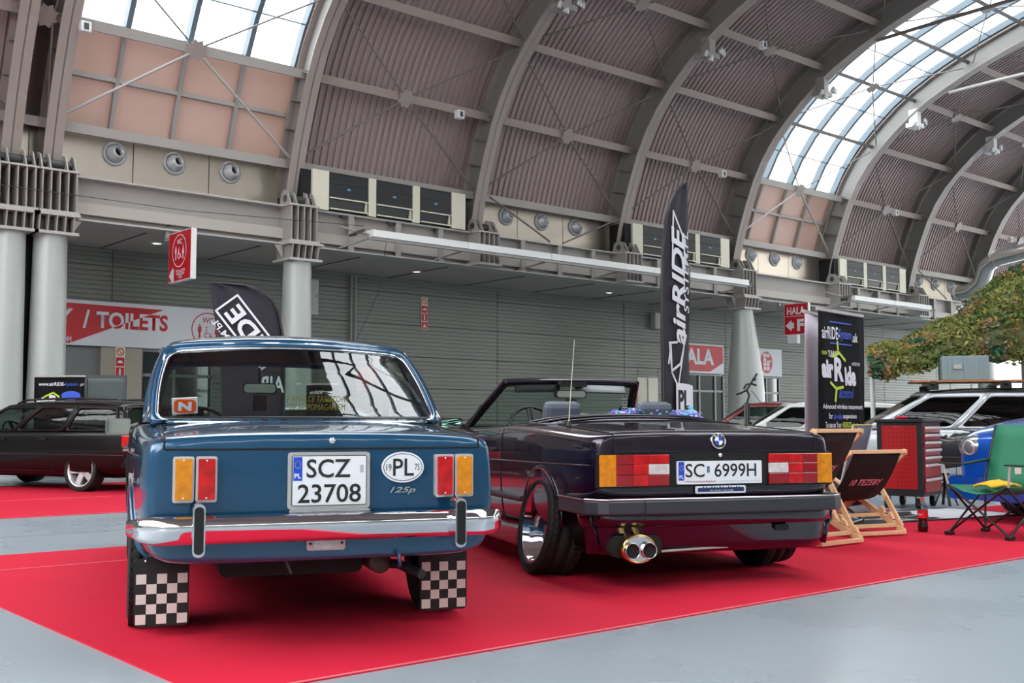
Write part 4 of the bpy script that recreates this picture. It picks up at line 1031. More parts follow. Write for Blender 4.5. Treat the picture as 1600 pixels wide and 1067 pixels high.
# ================================================================ cars further back
def generic_car(loc, rz, label, paint, L=4.4, Wd=1.7, H=1.35, kind='estate', tint=(120, 130, 128), wheels='multi', belt=.86, wr=.30, rails=False, group=None, rimmat=None, trim=None, rr=.2, roofm=None, detail=True, z0=0.0):
    c = empty('car', (loc[0], loc[1], z0), rz, label, 'car', group)
    w = Wd/2; k = L/4.4
    zr = belt if kind in ('estate', 'suv') else belt-.01
    deck = {'estate': .25, 'suv': .25, 'hatch': .3, 'saloon': .85, 'coupe': .8}[kind]
    st = [(0, w*.88, .36, zr-.03, zr-.01), (.015, w*.93, .32, zr-.01, zr), (.08, w*.97, .26, zr, zr+.01), (.3, w, .22, zr, zr+.015), (.85*k, w*1.01, .2, belt, belt+.02), (1.3*k, w, .2, belt, belt+.02),
          (2.9*k, w, .2, belt-.02, belt), (3.1*k, w, .2, belt-.03, belt+.02), (3.6*k, w*.99, .2, belt-.07, belt-.02), (4.1*k, w*.97, .22, belt-.16, belt-.11), (4.33*k, w*.9, .26, belt-.25, belt-.2), (4.4*k, w*.82, .3, belt-.3, belt-.28)]
    wb0, wb1 = .82*k, 3.42*k
    body = body_shell('body', st, [paint, M_matt], c, arches=[(wb0, wr+.03, wr+.02), (wb1, wr+.03, wr+.02)])
    gl = glass('car_glass_%d' % tint[0], tint, 1.5)
    rz_ = H-.06
    if kind in ('estate', 'suv'): rb, rt = (.06, w*.9, belt), (.22 if kind == 'estate' else .12, w*.78, rz_-.03); sides = [(0, .05, 0, .05, 0), (.05, .36, .05, .36, 1), (.36, .38, .36, .38, 0), (.38, .66, .38, .68, 1), (.66, .68, .68, .70, 0), (.68, .97, .70, .98, 1), (.97, 1, .98, 1, 0)]
    elif kind == 'hatch': rb, rt = (.2, w*.9, belt), (.65, w*.76, rz_-.02); sides = [(0, .12, 0, .08, 0), (.12, .55, .1, .5, 1), (.55, .58, .5, .53, 0), (.58, .97, .53, .98, 1), (.97, 1, .98, 1, 0)]
    else: rb, rt = (deck, w*.88, belt), (deck+.55, w*.74, rz_-.02); sides = [(0, .14, 0, .08, 0), (.14, .48, .1, .44, 1), (.48, .51, .44, .47, 0), (.51, .97, .47, .98, 1), (.97, 1, .98, 1, 0)]
    greenhouse(c, rb, rt, (2.35*k, w*.76, rz_), (3.12*k, w*.88, belt-.01), sides, paint, gl, trim, crown=.07, yr=(.9, .92), bow=(.06, .14), bulge=.03, tr=.008, roof_mat=roofm)
    for x in (wb0, wb1):
        for s in (1, -1): wheel(c, x, s*(w-.10), wr, .2, rr, wheels, 3, rimmat)
    t = bvh(body)
    for s in (1, -1):
        for x in ((1.35, 2.1, 3.0) if kind != 'coupe' else (1.7, 3.0)):
            rline(t, [(x*k, belt-.04), (x*k, .26)], .004, 'door_seam', M_matt, c, s=s)
        rline(t, [(1.3*k, .27), (3.0*k, .27)], .004, 'door_seam', M_matt, c, s=s)
        rline(t, [(.1, .5), (4.2*k, .5)], .009, 'side_moulding', trim or M_black, c, s=s, n=30)
        for x in (1.42, 2.2):
            b = MB(); b.rbox((x*k, min(s*(w*.99), s*(w*1.02)), belt-.13), (x*k+.15, max(s*(w*.99), s*(w*1.02)), belt-.105), .01, 1); b.build('door_handle', trim or M_black, c, bevel=.004)
        b = MB(); b.box((2.82*k, s*(w+.08)-.09, belt), (2.92*k, s*(w+.08)+.09, belt+.11)); b.build('door_mirror', paint, c, bevel=.03)
        b = MB(); b.box((-.012, min(s*w*.93, s*w*.6), belt-.22), (.03, max(s*w*.93, s*w*.6), belt-.06)); b.build('tail_lamp', M_lred, c, bevel=.01)
        b = MB(); b.box((.0, min(s*w*.9, s*w*.975), belt-.22), (.13, max(s*w*.9, s*w*.975), belt-.06)); b.build('tail_lamp', M_lred, c, bevel=.01)
        b = MB(); b.ball((4.3*k, s*w*.68, belt-.3), .1, 14, 8, (.9, 1.4, .7)); b.build('headlamp', M_lwh, c)
    b = MB(); b.rbox((-.06, -w*.95, .3), (.15, w*.95, .47), .04, 0); b.build('rear_bumper', paint, c, bevel=.03)
    b = MB(); b.rbox((4.25*k, -w*.93, .2), (4.46*k, w*.93, .42), .04, 0); b.build('front_bumper', paint, c, bevel=.04)
    b = MB(); b.rbox((-.03, -.26, belt-.2), (-.01, .26, belt-.09), .01, 0); b.build('number_plate', M_paper, c)
    b = MB(); b.box((.4, -w*.7, .18), (4*k, w*.7, .22)); b.build('underbody', M_matt, c)
    for y in (.34, -.34): seat(c, 2.0*k, y, .42, m=M_seat, h=.5)
    seat(c, 1.2*k, 0, .42, w=1.1, h=.45, m=M_seat, head=False)
    b = MB(); b.box((2.8*k, -w*.8, .55), (3.05*k, w*.8, belt-.02)); b.build('dashboard', M_seat, c)
    steering(c, 2.62*k, .34, belt-.02, .18)
    if rails:
        for s in (1, -1):
            b = MB(); b.tube([(.35, s*w*.72, H-.03), (.4, s*w*.72, H+.03), (1.2*k, s*w*.74, H+.05), (2.1*k, s*w*.72, H+.03), (2.25*k, s*w*.71, H-.02)], .014, 8); b.build('roof_rail', M_black, c)
    return c
PB = mat('black_car_paint', (3, 3, 4), .4, 0, coat=.35, spec=.2); PW = paint_mat('white_car_paint', (226, 228, 222), 0, .35); PRd = paint_mat('dark_red_car_paint', (120, 16, 22), .2, .3)
PBl = paint_mat('deep_blue_car_paint', (16, 34, 92), .3, .3); PSi = paint_mat('light_grey_car_paint', (190, 195, 200), .4, .35)
M_alloy = mat('polished_alloy', (215, 215, 218), .3, .6)
# black estate at the left: rear left wheel stands at (5.38, 15.46), nose away to the left
a = math.radians(116); ax = Vector((math.cos(a), math.sin(a))); le = Vector((-ax.y, ax.x))
o = Vector((5.38, 15.46)) - ax*.82*1.02 - le*.75
wg = generic_car(o, a, 'black lowered estate car with roof rails and polished wheels, far left', PB, L=4.5, Wd=1.72, H=1.24, kind='estate', wheels='star5', rails=True, belt=.83, wr=.285, rr=.225, rimmat=M_alloy, tint=(150, 165, 160), z0=.0075)
def place(px_u, px_v, head): return Vector((px_u, px_v))
generic_car((20.35, 11.6), math.radians(127), 'white boxy car with dark windows, between the purple convertible and the pull-up banner', PW, L=4.4, Wd=1.75, H=1.36, kind='estate', belt=.84, tint=(70, 90, 84))
generic_car((23.0, 14.7), math.radians(127), 'dark red car half hidden behind the white boxy car', PRd, L=4.3, Wd=1.7, H=1.42, kind='hatch', belt=.9, tint=(120, 140, 134))
generic_car((22.5, 18.4), math.radians(134), 'deep blue rounded car seen through the convertible windscreen', PBl, L=4.2, Wd=1.7, H=1.40, kind='hatch', belt=.88, tint=(150, 175, 165))
generic_car((22.7, 21.2), math.radians(138), 'low white sports coupe behind the convertible steering wheel', PW, L=4.3, Wd=1.8, H=1.22, kind='coupe', belt=.8, tint=(60, 66, 66))
generic_car((13.25, 19.76), math.radians(155), 'light silver car seen through the rear window of the blue saloon', PSi, L=4.3, Wd=1.7, H=1.30, kind='hatch', belt=.86, tint=(120, 150, 140))
camo = generic_car((15.71, 5.80), math.radians(124), 'silver estate car with grey and black splinter pattern and roof rack', PSi, L=4.75, Wd=1.78, H=1.39, kind='estate', roofm=paint_mat('dark_roof_paint', (34, 36, 38)), belt=.88, tint=(22, 26, 26), rr=.22, trim=M_black)
tb = bvh([o for o in camo.children if o.name.startswith('body')][0])
def decal(pts, m, nm='splinter_patch'):
    g = []
    c0 = (sum(p[0] for p in pts)/len(pts), sum(p[1] for p in pts)/len(pts)); rows = []
    P = [(lerp(pts[i][0], pts[(i+1) % len(pts)][0], k/4), lerp(pts[i][1], pts[(i+1) % len(pts)][1], k/4)) for i in range(len(pts)) for k in range(4)]
    for t in (0.02, .4, .75, 1):
        row = [hit(tb, (lerp(c0[0], x, t), 1.5, lerp(c0[1], z, t)), (0, -1, 0), .004) for x, z in P+P[:1]]
        if any(r is None for r in row): return
        rows.append([tuple(r) for r in row])
    b = MB(); b.sheet(rows); b.build(nm, m, camo)
M_sg = mat('splinter_grey', (92, 96, 100), .35, coat=1); M_sb = mat('splinter_black', (14, 15, 17), .35, coat=1)
for pts, m in (([(2.3, .86), (1.9, .84), (2.1, .40), (2.4, .35), (2.65, .6)], M_sb), ([(1.85, .84), (1.2, .84), (1.3, .62), (2.0, .45)], M_sg), ([(3.2, .8), (2.8, .84), (2.75, .4), (3.3, .36)], M_sg), ([(1.1, .84), (.5, .8), (1.2, .6)], M_sb), ([(4.0, .68), (3.7, .72), (3.9, .5)], M_sb)): decal(pts, m)
# roof rack with wooden board, and the crate on it
rk = empty('roof_rack', (15.71, 5.80, 0), math.radians(124), 'long wooden board rack clamped on the roof of the silver splinter-pattern estate', 'roof rack')
b = MB(); b.box((.4, -.35, 1.50), (2.75, .45, 1.525)); b.build('board', mat('varnished_plank', (176, 112, 62), .5, var=.15, vscale=4), rk)
for x in (.8, 1.6, 2.5):
    b = MB(); b.box((x-.03, -.75, 1.46), (x+.03, .75, 1.50)); b.build('cross_bar', M_black, rk)
    for y in (-.62, .62): b = MB(); b.box((x-.07, y-.04, 1.39), (x+.07, y+.04, 1.47)); b.build('clamp', M_black, rk, bevel=.01)
cr = empty('crate', (15.71, 5.80, 0), math.radians(124), 'blue-grey metal crate on the roof rack, partly under netting', 'crate')
b = MB(); b.box((1.75, -.2, 1.527), (2.35, .3, 1.86)); b.build('box', mat('crate_blue_grey', (128, 146, 150), .5, .1), cr, bevel=.01)
b = MB()
for x in (1.85, 2.05, 2.25): b.box((x-.02, .3, 1.54), (x+.02, .312, 1.84))
b.build('rib', mat('crate_blue_grey', (128, 146, 150), .5, .1), cr)
b = MB(); b.box((2.1, .3, 1.68), (2.2, .33, 1.74)); b.build('latch', M_steel_l, cr)
bf = generic_car((14.38, 3.62), math.radians(165), 'blue car whose round headlamp shows behind the green camping chair', paint_mat('bright_blue_car_paint', (14, 84, 190), .3, .3), L=4.3, Wd=1.72, H=1.48, kind='saloon', belt=1.04, tint=(60, 70, 70), z0=.0075)
b = MB(); b.m = Matrix.Translation((4.18, -.60, .70)) @ Matrix.Rotation(math.radians(18), 4, 'Y'); b.ball((0, 0, 0), .17, 18, 10, (.75, 1.15, .75)); hl = b.build('headlamp_cover', mat('headlamp_grey', (150, 156, 160), .1, .6, coat=1), bf)
b = MB(); b.m = Matrix.Translation((4.325, -.60, .68)) if False else Matrix.Translation((4.30, -.60, .70)) @ Matrix.Rotation(math.radians(8), 4, 'Y'); b.lathe([(.07, -.03), (.075, .0), (.06, .004), (.05, -.01), (0, -.01)], 24, ax=0); b.build('headlamp_ring', M_alloy, hl)
# ================================================================ signs and fittings of the hall
FRONT = lambda x, y, z: Matrix(((1, 0, 0, x), (0, 0, -1, y), (0, 1, 0, z), (0, 0, 0, 1)))      # faces -y
LEFTF = lambda x, y, z: Matrix(((0, 0, -1, x), (-1, 0, 0, y), (0, 1, 0, z), (0, 0, 0, 1)))    # faces -x
def flatpoly(pts, M, m, nm, parent, d=.002):
    b = MB(); b.m = M; n = len(pts); b.add([(x, y, d) for x, y in pts], [tuple(range(n))]); return b.build(nm, m, parent)
def ringshape(r0, r1, M, m, nm, parent, d=.002, n=32, sx=1.0):
    b = MB(); b.m = M; b.sheet([[(r*math.cos(2*PI*k/n)*sx, r*math.sin(2*PI*k/n), d) for k in range(n+1)] for r in (r0, r1)], smooth=False); return b.build(nm, m, parent)
def man(M, m, parent, s=1.0, skirt=False):
    c = [(.05*s*math.cos(k*PI/6), .42*s+.05*s*math.sin(k*PI/6)) for k in range(12)]
    flatpoly(c, M, m, 'pictogram', parent)
    body = [(-.1*s, .35*s), (.1*s, .35*s), (.1*s, .05*s), (.055*s, .05*s), (.055*s, -.3*s), (-.055*s, -.3*s), (-.055*s, .05*s), (-.1*s, .05*s)] if not skirt else [(-.05*s, .35*s), (.05*s, .35*s), (.13*s, -.02*s), (.05*s, -.02*s), (.05*s, -.3*s), (-.05*s, -.3*s), (-.05*s, -.02*s), (-.13*s, -.02*s)]
    flatpoly(body, M, m, 'pictogram', parent)
def wheelchair(M, m, parent, s=1.0):
    b = MB(); b.m = M
    b.tube([(-.06*s, .2*s, .002), (-.06*s, .0, .002), (.1*s, .0, .002), (.16*s, -.16*s, .002), (.22*s, -.16*s, .002)], .018*s, 4)
    b.tube([(-.02*s+.13*s*math.cos(a), -.08*s+.13*s*math.sin(a), .002) for a in [2.2+.33*k for k in range(13)]], .016*s, 4); b.build('pictogram', m, parent)
    flatpoly([(-.06*s+.035*s*math.cos(k*PI/5), .27*s+.035*s*math.sin(k*PI/5)) for k in range(10)], M, m, 'pictogram', parent)
def wc_logo(M, fg, parent, r, dark):
    ringshape(r*.94, r, M, fg, 'ring', parent)
    text('WC', fg, M @ Matrix.Translation((0, r*.55, 0)), r*.7, r*.32, parent, bold=.02)
    man(M @ Matrix.Translation((-r*.5, -r*.2, 0)), fg, parent, r*1.1); man(M @ Matrix.Translation((r*.55, -r*.2, 0)), fg, parent, r*1.1, True); wheelchair(M @ Matrix.Translation((.0, -r*.2, 0)), fg, parent, r*1.3)
# long toilets fascia
t1 = empty('fascia_sign', (0, 27.42, 0), 0, 'long red and white TOILETS fascia sign with WC emblem on the back wall', 'sign')
b = MB(); b.box((5.6, 0, 2.86), (14.1, .16, 3.98)); b.build('board', M_paper, t1)
Mf = FRONT(0, -.001, 0)
flatpoly([(5.63, 2.90), (9.05, 2.90), (11.42, 3.87), (5.63, 3.93)], Mf, M_red, 'red_field', t1)
text('NURSERY / ', M_paper, FRONT(7.95, -.004, 3.55), 3.1, .42, t1, bold=.03) if False else None
text('NURSERY', M_paper, FRONT(7.95, -.004, 3.55), 2.35, .42, t1, bold=.03); text('/', M_paper, FRONT(9.45, -.004, 3.52), .17, .46, t1, bold=.03)
for m_, keep in ((M_paper, -1), (M_red, 1)):       # white above the slanting edge of the red field, red below it
    w_ = text('TOILETS', m_, FRONT(10.62, -.004, 3.52), 1.85, .42, t1, bold=.03)
    bm = bmesh.new(); bm.from_mesh(w_.data)
    bmesh.ops.bisect_plane(bm, geom=bm.verts[:]+bm.edges[:]+bm.faces[:], plane_co=(9.05, 0, 2.9), plane_no=Vector((-.97, 0, 2.37))*keep, clear_outer=True); bm.to_mesh(w_.data); bm.free()
text('TOALETY', M_paper, FRONT(7.2, -.004, 3.18), 1.6, .2, t1, bold=.03); text('CHANGING ROOM', M_paper, FRONT(8.45, -.004, 3.0), 1.3, .14, t1, bold=.02)
wc_logo(FRONT(12.65, -.002, 3.42), M_red, t1, .46, True)
# HALA fascia left and right of the slanted column
t2 = empty('fascia_sign', (0, 27.42, 0), 0, 'red and white HALA fascia sign above the doors beside the tall flag', 'sign')
b = MB(); b.box((31.2, 0, 2.86), (34.25, .16, 3.99)); b.build('board', M_paper, t2)
flatpoly([(31.22, 2.93), (33.4, 2.93), (34.2, 3.3), (34.2, 3.93), (31.22, 3.93)], Mf, M_red, 'red_field', t2)
text('HALA', M_paper, FRONT(32.55, -.004, 3.5), 2.2, .62, t2, bold=.035)
t3 = empty('fascia_sign', (0, 27.42, 0), 0, 'white fascia sign with a red oval of box pictograms, right of the slanted column', 'sign')
b = MB(); b.box((35.85, 0, 2.86), (38.05, .16, 3.98)); b.build('board', M_paper, t3)
b = MB(); b.m = FRONT(37.0, -.002, 3.42); b.add([(.40*math.cos(2*PI*k/32), .45*math.sin(2*PI*k/32), .002) for k in range(32)], [tuple(range(32))]); b.build('red_oval', M_red, t3)
for i in range(2):
    for j in range(4):
        if (i, j) == (1, 2): continue
        b = MB(); b.box((36.80+.22*i, -.006, 3.1+.18*j-.01), (36.98+.22*i, -.0045, 3.24+.18*j)); b.build('box_pictogram', M_paper, t3)
b = MB(); b.box((37.03, -.006, 3.44), (37.32, -.0045, 3.5)); b.build('box_pictogram', M_paper, t3)
# signs hanging off the beam
def hanging(u, v0, v1, z0, z1, label):
    o = empty('hanging_sign', (u, 0, 0), 0, label, 'sign', 'red hanging signs')
    b = MB(); b.box((.0, v0, z0), (.12, v1, z1)); b.build('box', M_white, o)
    b = MB(); b.box((.02, v1-.01, z1-.12), (.10, BV-.1, z1-.04)); b.box((.02, BV-.18, z1-.04), (.10, BV-.1, 5.203)); b.build('arm', M_steel, o)
    b = MB(); b.box((-.006, v0+.02, z0+.02), (0, v1-.02, z1-.02)); f = b.build('face', M_red, o)
    return o
h1 = hanging(9.71, 21.94, 23.1, 4.0, 5.09, 'red hanging WC sign with white arrow, left of the fin-shaped flag')
wc_logo(LEFTF(-.008, 22.52, 4.66), M_paper, h1, .36, False)
arrow = [(-.22, 0), (-.02, .16), (-.02, .08), (.1, .08), (.1, -.08), (-.02, -.08), (-.02, -.16)]
flatpoly([(x*1.1, y*1.1) for x, y in [(-.12, 0), (.06, .17), (.06, -.17)]], LEFTF(-.008, 22.9, 4.15), M_paper, 'arrow', h1)
flatpoly([(.05, .13), (.12, .13), (.12, -.13), (.05, -.13)], LEFTF(-.008, 22.9, 4.15), M_paper, 'arrow', h1)
text('TOALETY\nTOILETS\nWC', M_paper, LEFTF(-.008, 22.45, 4.15), .5, .2, h1, bold=.02)
h2 = hanging(32.24, 22.10, 23.1, 4.02, 5.12, 'red hanging HALA F sign with white arrow, beside the pull-up banner')
text('HALA', M_paper, LEFTF(-.008, 22.6, 4.86), .74, .26, h2, bold=.03); text('F', M_paper, LEFTF(-.008, 22.42, 4.35), .28, .42, h2, bold=.05)
b = MB(); b.box((-.008, 22.14, 4.66), (-.006, 23.06, 4.675)); b.build('rule', M_paper, h2)
flatpoly([(-.2, 0), (.05, .2), (.05, .1), (.15, .1), (.15, -.1), (.05, -.1), (.05, -.2)], LEFTF(-.008, 22.84, 4.35), M_paper, 'arrow', h2)
b = MB(); b.box((32.2, 22.55, 3.72), (32.38, 22.95, 4.02)); tag(b.build('loudspeaker', M_white), 'small white box speaker under the red HALA F sign', 'speaker')
# fire safety strips
def strip(x, z1, n, label):
    o = empty('safety_sign', (x, 27.58 if x > 15 else 27.45, 0), 0, label, 'sign', 'narrow fire safety signs')
    b = MB(); b.box((-.12, -.006, z1-n*.25), (.12, .0, z1)); b.build('backing', mat('luminous_cream', (225, 215, 190), .5), o)
    for k in range(n):
        zc = z1-.125-k*.25
        if k == 0: ringshape(.07, .095, FRONT(0, -.007, zc), M_red, 'ring', o); b = MB(); b.m = FRONT(0, -.007, zc); b.bar((-.06, .06, .002), (.06, -.06, .002), .02, .002, (0, 0, 1)); b.build('bar', M_red, o)
        else:
            b = MB(); b.box((-.105, -.009, zc-.11), (.105, -.007, zc+.11)); q = b.build('red_square', M_red, o)
            s = [[(.07*math.cos(PI*t/8), .07*math.sin(PI*t/8)-.03) for t in range(9)], [(-.02, .08), (.02, .08), (.025, -.08), (-.025, -.08)], [(-.06, -.06), (.06, -.06), (.0, .07)]][(k-1) % 3]
            flatpoly(s, FRONT(0, -.009, zc), M_paper, 'pictogram', q)
strip(19.86, 4.84, 4, 'narrow cream and red safety sign high on the back wall above the blue car')
strip(10.33, 2.86, 4, 'narrow cream and red safety sign on the beige pilaster under the toilets fascia')
# electrical boxes
for x, z0, z1, w, l in ((15.8, 4.03, 5.04, .34, 'tall grey cabinet box on the back wall right of the column behind the blue car'), (30.42, 4.43, 5.02, .43, 'pale grey box on the back wall left of the tall feather flag')):
    b = MB(); b.box((x-w/2, 27.35, z0), (x+w/2, 27.595, z1)); e = b.build('wall_box', mat('pale_grey_box', (190, 190, 186), .5), bevel=.008); tag(e, l, 'electrical box')
    b = MB(); b.box((x-w/2+.03, 27.343, z0+.03), (x+w/2-.03, 27.352, z1-.03)); b.mi = 1; b.box((x+w/2-.08, 27.335, (z0+z1)/2), (x+w/2-.06, 27.345, (z0+z1)/2+.06)); b.build('cover', [mat('pale_grey_box', (190, 190, 186), .5), M_dark], e)
# pipes on the back wall
for x in (17.15, 17.3): b = MB(); b.tube([(x, 27.5, 0), (x, 27.5, 5.3)], .035, 8); tag(b.build('wall_pipe', M_steel), 'thin vertical grey pipe on the back wall, %s of two' % ('left' if x < 17.2 else 'right'), 'pipe', 'pipes on the back wall')
# long white lighting gantries
def gantry(x0, x1, y, z, n, label):
    g = empty('light_beam', (x0, y, z), 0, label, 'light beam', 'white light beams in front of the edge beam')
    L = x1-x0
    for k in range(n):
        b = MB(); b.box((L*k/n+.01, -.15, 0), (L*(k+1)/n-.01, .15, .17)); b.build('segment', mat('gantry_white', (236, 236, 234), .35), g)
    b = MB(); b.box((.0, -.06, -.06), (L, .06, .0)); b.build('keel', M_steel_l, g)
    for k in range(n+1):
        xx = L*k/n; b = MB(); b.tube([(xx, .0, .05), (xx-.3, BV-.3-y, .35)], .03, 6); b.tube([(xx, .0, -.03), (xx-.3, BV-.3-y, -.2)], .025, 6); b.build('bracket', M_steel, g)
    for xx, s in ((-.35, -1), (L+.1, 1)):
        b = MB(); b.m = Matrix.Translation((xx, 0, .06)) @ Matrix.Rotation(.5*s, 4, 'Y'); b.box((-.14, -.16, -.03), (.14, .16, .03)); b.mi = 1; b.box((-.12, -.14, -.035), (.12, .14, -.03)); b.build('floodlight', [M_dark, M_lamp], g)
gantry(14.4, 29.05, 22.3, 5.45, 5, 'long white light beam on brackets between the central and slanted columns')
gantry(35.25, 40.7, 22.3, 5.42, 2, 'short white light beam on brackets above the pull-up banner')
# lamp clusters on the arches
def cluster(u, v, z, label):
    o = empty('lamp_cluster', (u, v, z), 0, label, 'floodlight', 'floodlight clusters under the roof arches')
    b = MB(); b.box((-.13, -.16, -.1), (.13, .16, .45)); b.build('bracket', M_steel if u < 33 else M_white, o)
    b = MB(); b.box((-.28, -.2, -.2), (.28, .2, -.05)); b.build('tray', M_steel if u < 33 else M_white, o)
    for dx, dy, dz, r in ((.38, -.12, .02, .1), (.56, -.05, .02, .1), (-.05, -.1, -.27, .1), (-.3, -.12, -.2, .07)):
        b = MB(); b.m = Matrix.Translation((dx, dy, dz)) @ Matrix.Rotation(math.radians(25), 4, 'X'); b.lathe([(r*.5, .18), (r*.8, .12), (r, 0), (r*.9, -.01), (r*.8, .02), (0, .03)], 16); b.build('lamp', mat('lamp_reflector', (190, 190, 188), .3, .4), o)
        b = MB(); b.tube([(dx, dy, dz+.1), (dx*.5, dy*.5, -.1)], .02, 6); b.build('lamp_arm', M_steel, o)
for u, l in ((18.65, 'cluster of floodlights under the arch nearest above the purple convertible'), (24.35, 'cluster of floodlights under the arch above the tall feather flag'), (30.05, 'cluster of floodlights at the left edge of the right skylight'), (35.75, 'white cluster of floodlights at the right edge of the right skylight'), (41.45, 'farthest cluster of floodlights, near the right picture edge')):
    cluster(u, 19.9, 11.62, l)
for x, y, z, l in ((7.55, 22.45, 9.08, 'at the foot of the left skylight'), (17.17, 22.3, 8.99, 'on the purlin above the first ventilation units'), (27.96, 22.3, 9.02, 'on the purlin left of the right skylight'), (38.46, 22.3, 9.05, 'on the purlin above the third ventilation units'), (26.3, 19.4, 12.15, 'high on the purlin left of the second floodlight cluster'), (48.0, 22.3, 9.05, 'on the purlin at the right picture edge')):
    o = empty('sensor_box', (x, y, z), 0, 'small white sensor box ' + l, 'sensor', 'white sensor boxes on the purlins')
    b = MB(); b.box((-.11, -.06, -.11), (.11, .12, .11)); b.build('housing', M_white, o, bevel=.02); b = MB(); b.box((-.05, -.065, -.07), (.05, -.058, .07)); b.build('eye', M_dark, o)
b = MB(); b.tube([(6.0, 22.85, 5.65), (10, 22.85, 5.62), (14.3, 22.4, 5.72)], .008, 5); tag(b.build('cable', M_dark), 'thin dark cable strung along the edge beam from the left', 'cable')
b = MB(); b.tube([(14.9, 22.3, 5.4), (14.9, 22.6, 4.2), (14.5, 23.4, 2.5)], .006, 5); tag(b.build('cable', M_dark), 'thin dark cable hanging from the left end of the long light beam', 'cable')
# silver ducts, far right
b = MB(); b.tube([(38.3, 19.9, 5.68), (38.1, 19.2, 5.7), (37.7, 18.6, 5.95), (37.3, 18.2, 6.45), (37.0, 17.7, 6.6), (35.6, 14.5, 6.75), (34, 11, 6.9)], .27, 14)
d = b.build('ventilation_duct', mat('duct_foil', (200, 198, 195), .22, .9, bump=.3, bscale=9)); tag(d, 'shiny silver ventilation duct bending above the camouflage net', 'duct')
for p, q in (((38.28, 19.8, 5.68), (38.25, 19.7, 5.68)), ((37.05, 17.75, 6.6), (36.98, 17.6, 6.6)), ((35.6, 14.5, 6.75), (35.55, 14.38, 6.755))): b = MB(); b.tube([p, q], .29, 14); b.build('clamp_ring', M_steel_l, d)
# ================================================================ flags and banners
FW = Vector((math.cos(HEAD), math.sin(HEAD), 0)); RT = Vector((math.sin(HEAD), -math.cos(HEAD), 0))
M_flag = mat('black_flag_cloth', (40, 36, 48), .75); M_flagw = mat('flag_white_print', (225, 225, 232), .6)
def stroke(pts, M, w, m, nm, parent, closed=False, d=.0):
    b = MB(); b.m = M; n = len(pts)
    for i in range(n if closed else n-1):
        p, q = Vector(pts[i]), Vector(pts[(i+1) % n]); t = (q-p).normalized(); s = Vector((-t.y, t.x))*w/2; t = t*w*.4
        b.add([(p.x-t.x+s.x, p.y-t.y+s.y, d), (q.x+t.x+s.x, q.y+t.y+s.y, d), (q.x+t.x-s.x, q.y+t.y-s.y, d), (p.x-t.x-s.x, p.y-t.y-s.y, d)], [(0, 1, 2, 3)])
    return b.build(nm, m, parent)
def flag(base, e, outline_l, outline_r, zs_, pole, label, nm='feather_flag'):
    """outline given by left/right offsets along e at heights zs_"""
    e = Vector(e).normalized(); o = empty(nm, base, 0, label, 'flag', 'black feather flags'); n = e.cross(Vector((0, 0, 1)))
    b = MB(); rows = []
    for z, l, r in zip(zs_, outline_l, outline_r):
        rows.append([tuple(e*lerp(l, r, k/10) + Vector((0, 0, z)) - n*(.015+.014*math.sin(k*1.1+z*2.2)+.01*math.sin(z*5+k))) for k in range(11)])
    b.sheet(rows); b.build('cloth', M_flag, o, solid=.002)
    b = MB(); b.tube([tuple(e*x+Vector((0, 0, z))-n*.01) for x, z in pole], [.016]*(len(pole)-3)+[.012, .009, .006], 8); b.build('pole', M_black, o)
    b = MB(); b.bar(e*-.35, e*.35, .05, .02); b.bar(n*-.35, n*.35, .05, .02); b.tube([(0, 0, 0), (0, 0, .35)], .02, 8); b.build('cross_foot', M_dark, o)
    M = Matrix((( -0.0, 0, 0, 0),)*4) if False else frame((0, 0, 0), e, (0, 0, 1)); M.translation = n*.012
    return o, M, e, n
p0 = FW*14 + RT*(236/1710*14)
zz = [.95, 1.4, 1.9, 2.4, 2.9, 3.3, 3.6, 3.85, 4.02, 4.12, 4.17]
tf, M, e, n = flag(p0, RT*.62+FW*.78, [.0, .0, .0, .0, .02, .06, .13, .25, .40, .54, .68], [.74, .73, .72, .72, .72, .72, .72, .72, .72, .71, .70], zz,
    [(0, 0), (0, 1.5), (.0, 2.7), (.04, 3.2), (.13, 3.6), (.26, 3.86), (.42, 4.03), (.60, 4.14), (.70, 4.17)], 'tall black feather flag with white upward lettering behind the purple convertible')
V = lambda a, z: Matrix.Translation(e*a + Vector((0, 0, z))) @ frame((0, 0, 0), (0, 0, 1), -e)
Mv = V(.40, 2.75); Mv.translation += n*.014
text('airRIDE', M_flagw, Mv, 1.55, .34, tf, bold=.03, shear=.2)
M2 = V(.60, 2.95); M2.translation += n*.014; text('SYSTEM.PL', M_flagw, M2, 1.1, .13, tf, bold=.01, shear=.2)
stroke([(.12, 1.72), (.18, 1.95), (.20, 1.62), (.42, 1.72), (.58, 2.1)], M, .035, M_flagw, 'outline_stroke', tf, d=.005); stroke([(.34, 2.0), (.14, 1.98), (.20, 1.60), (.36, 1.42), (.55, 2.05)], M, .03, M_flagw, 'outline_stroke', tf, d=.005)
stroke([(.24, 3.0), (.28, 3.72), (.56, 3.38), (.56, 3.0)], M, .035, M_flagw, 'outline_stroke', tf, d=.005)
flatpoly([(.30, 1.0), (.74, 1.0), (.74, 1.44), (.62, 1.46), (.30, 1.47)], M, M_flagw, 'white_block', tf, .006)
Mt = M @ Matrix.Translation((.5, 1.25, .004)); text('PL', M_flag, Mt, .3, .26, tf, bold=.04, depth=.004); Mt = M @ Matrix.Translation((.53, 1.05, .004)); text('I  N', M_flag, Mt, .26, .07, tf, bold=.02, depth=.004)
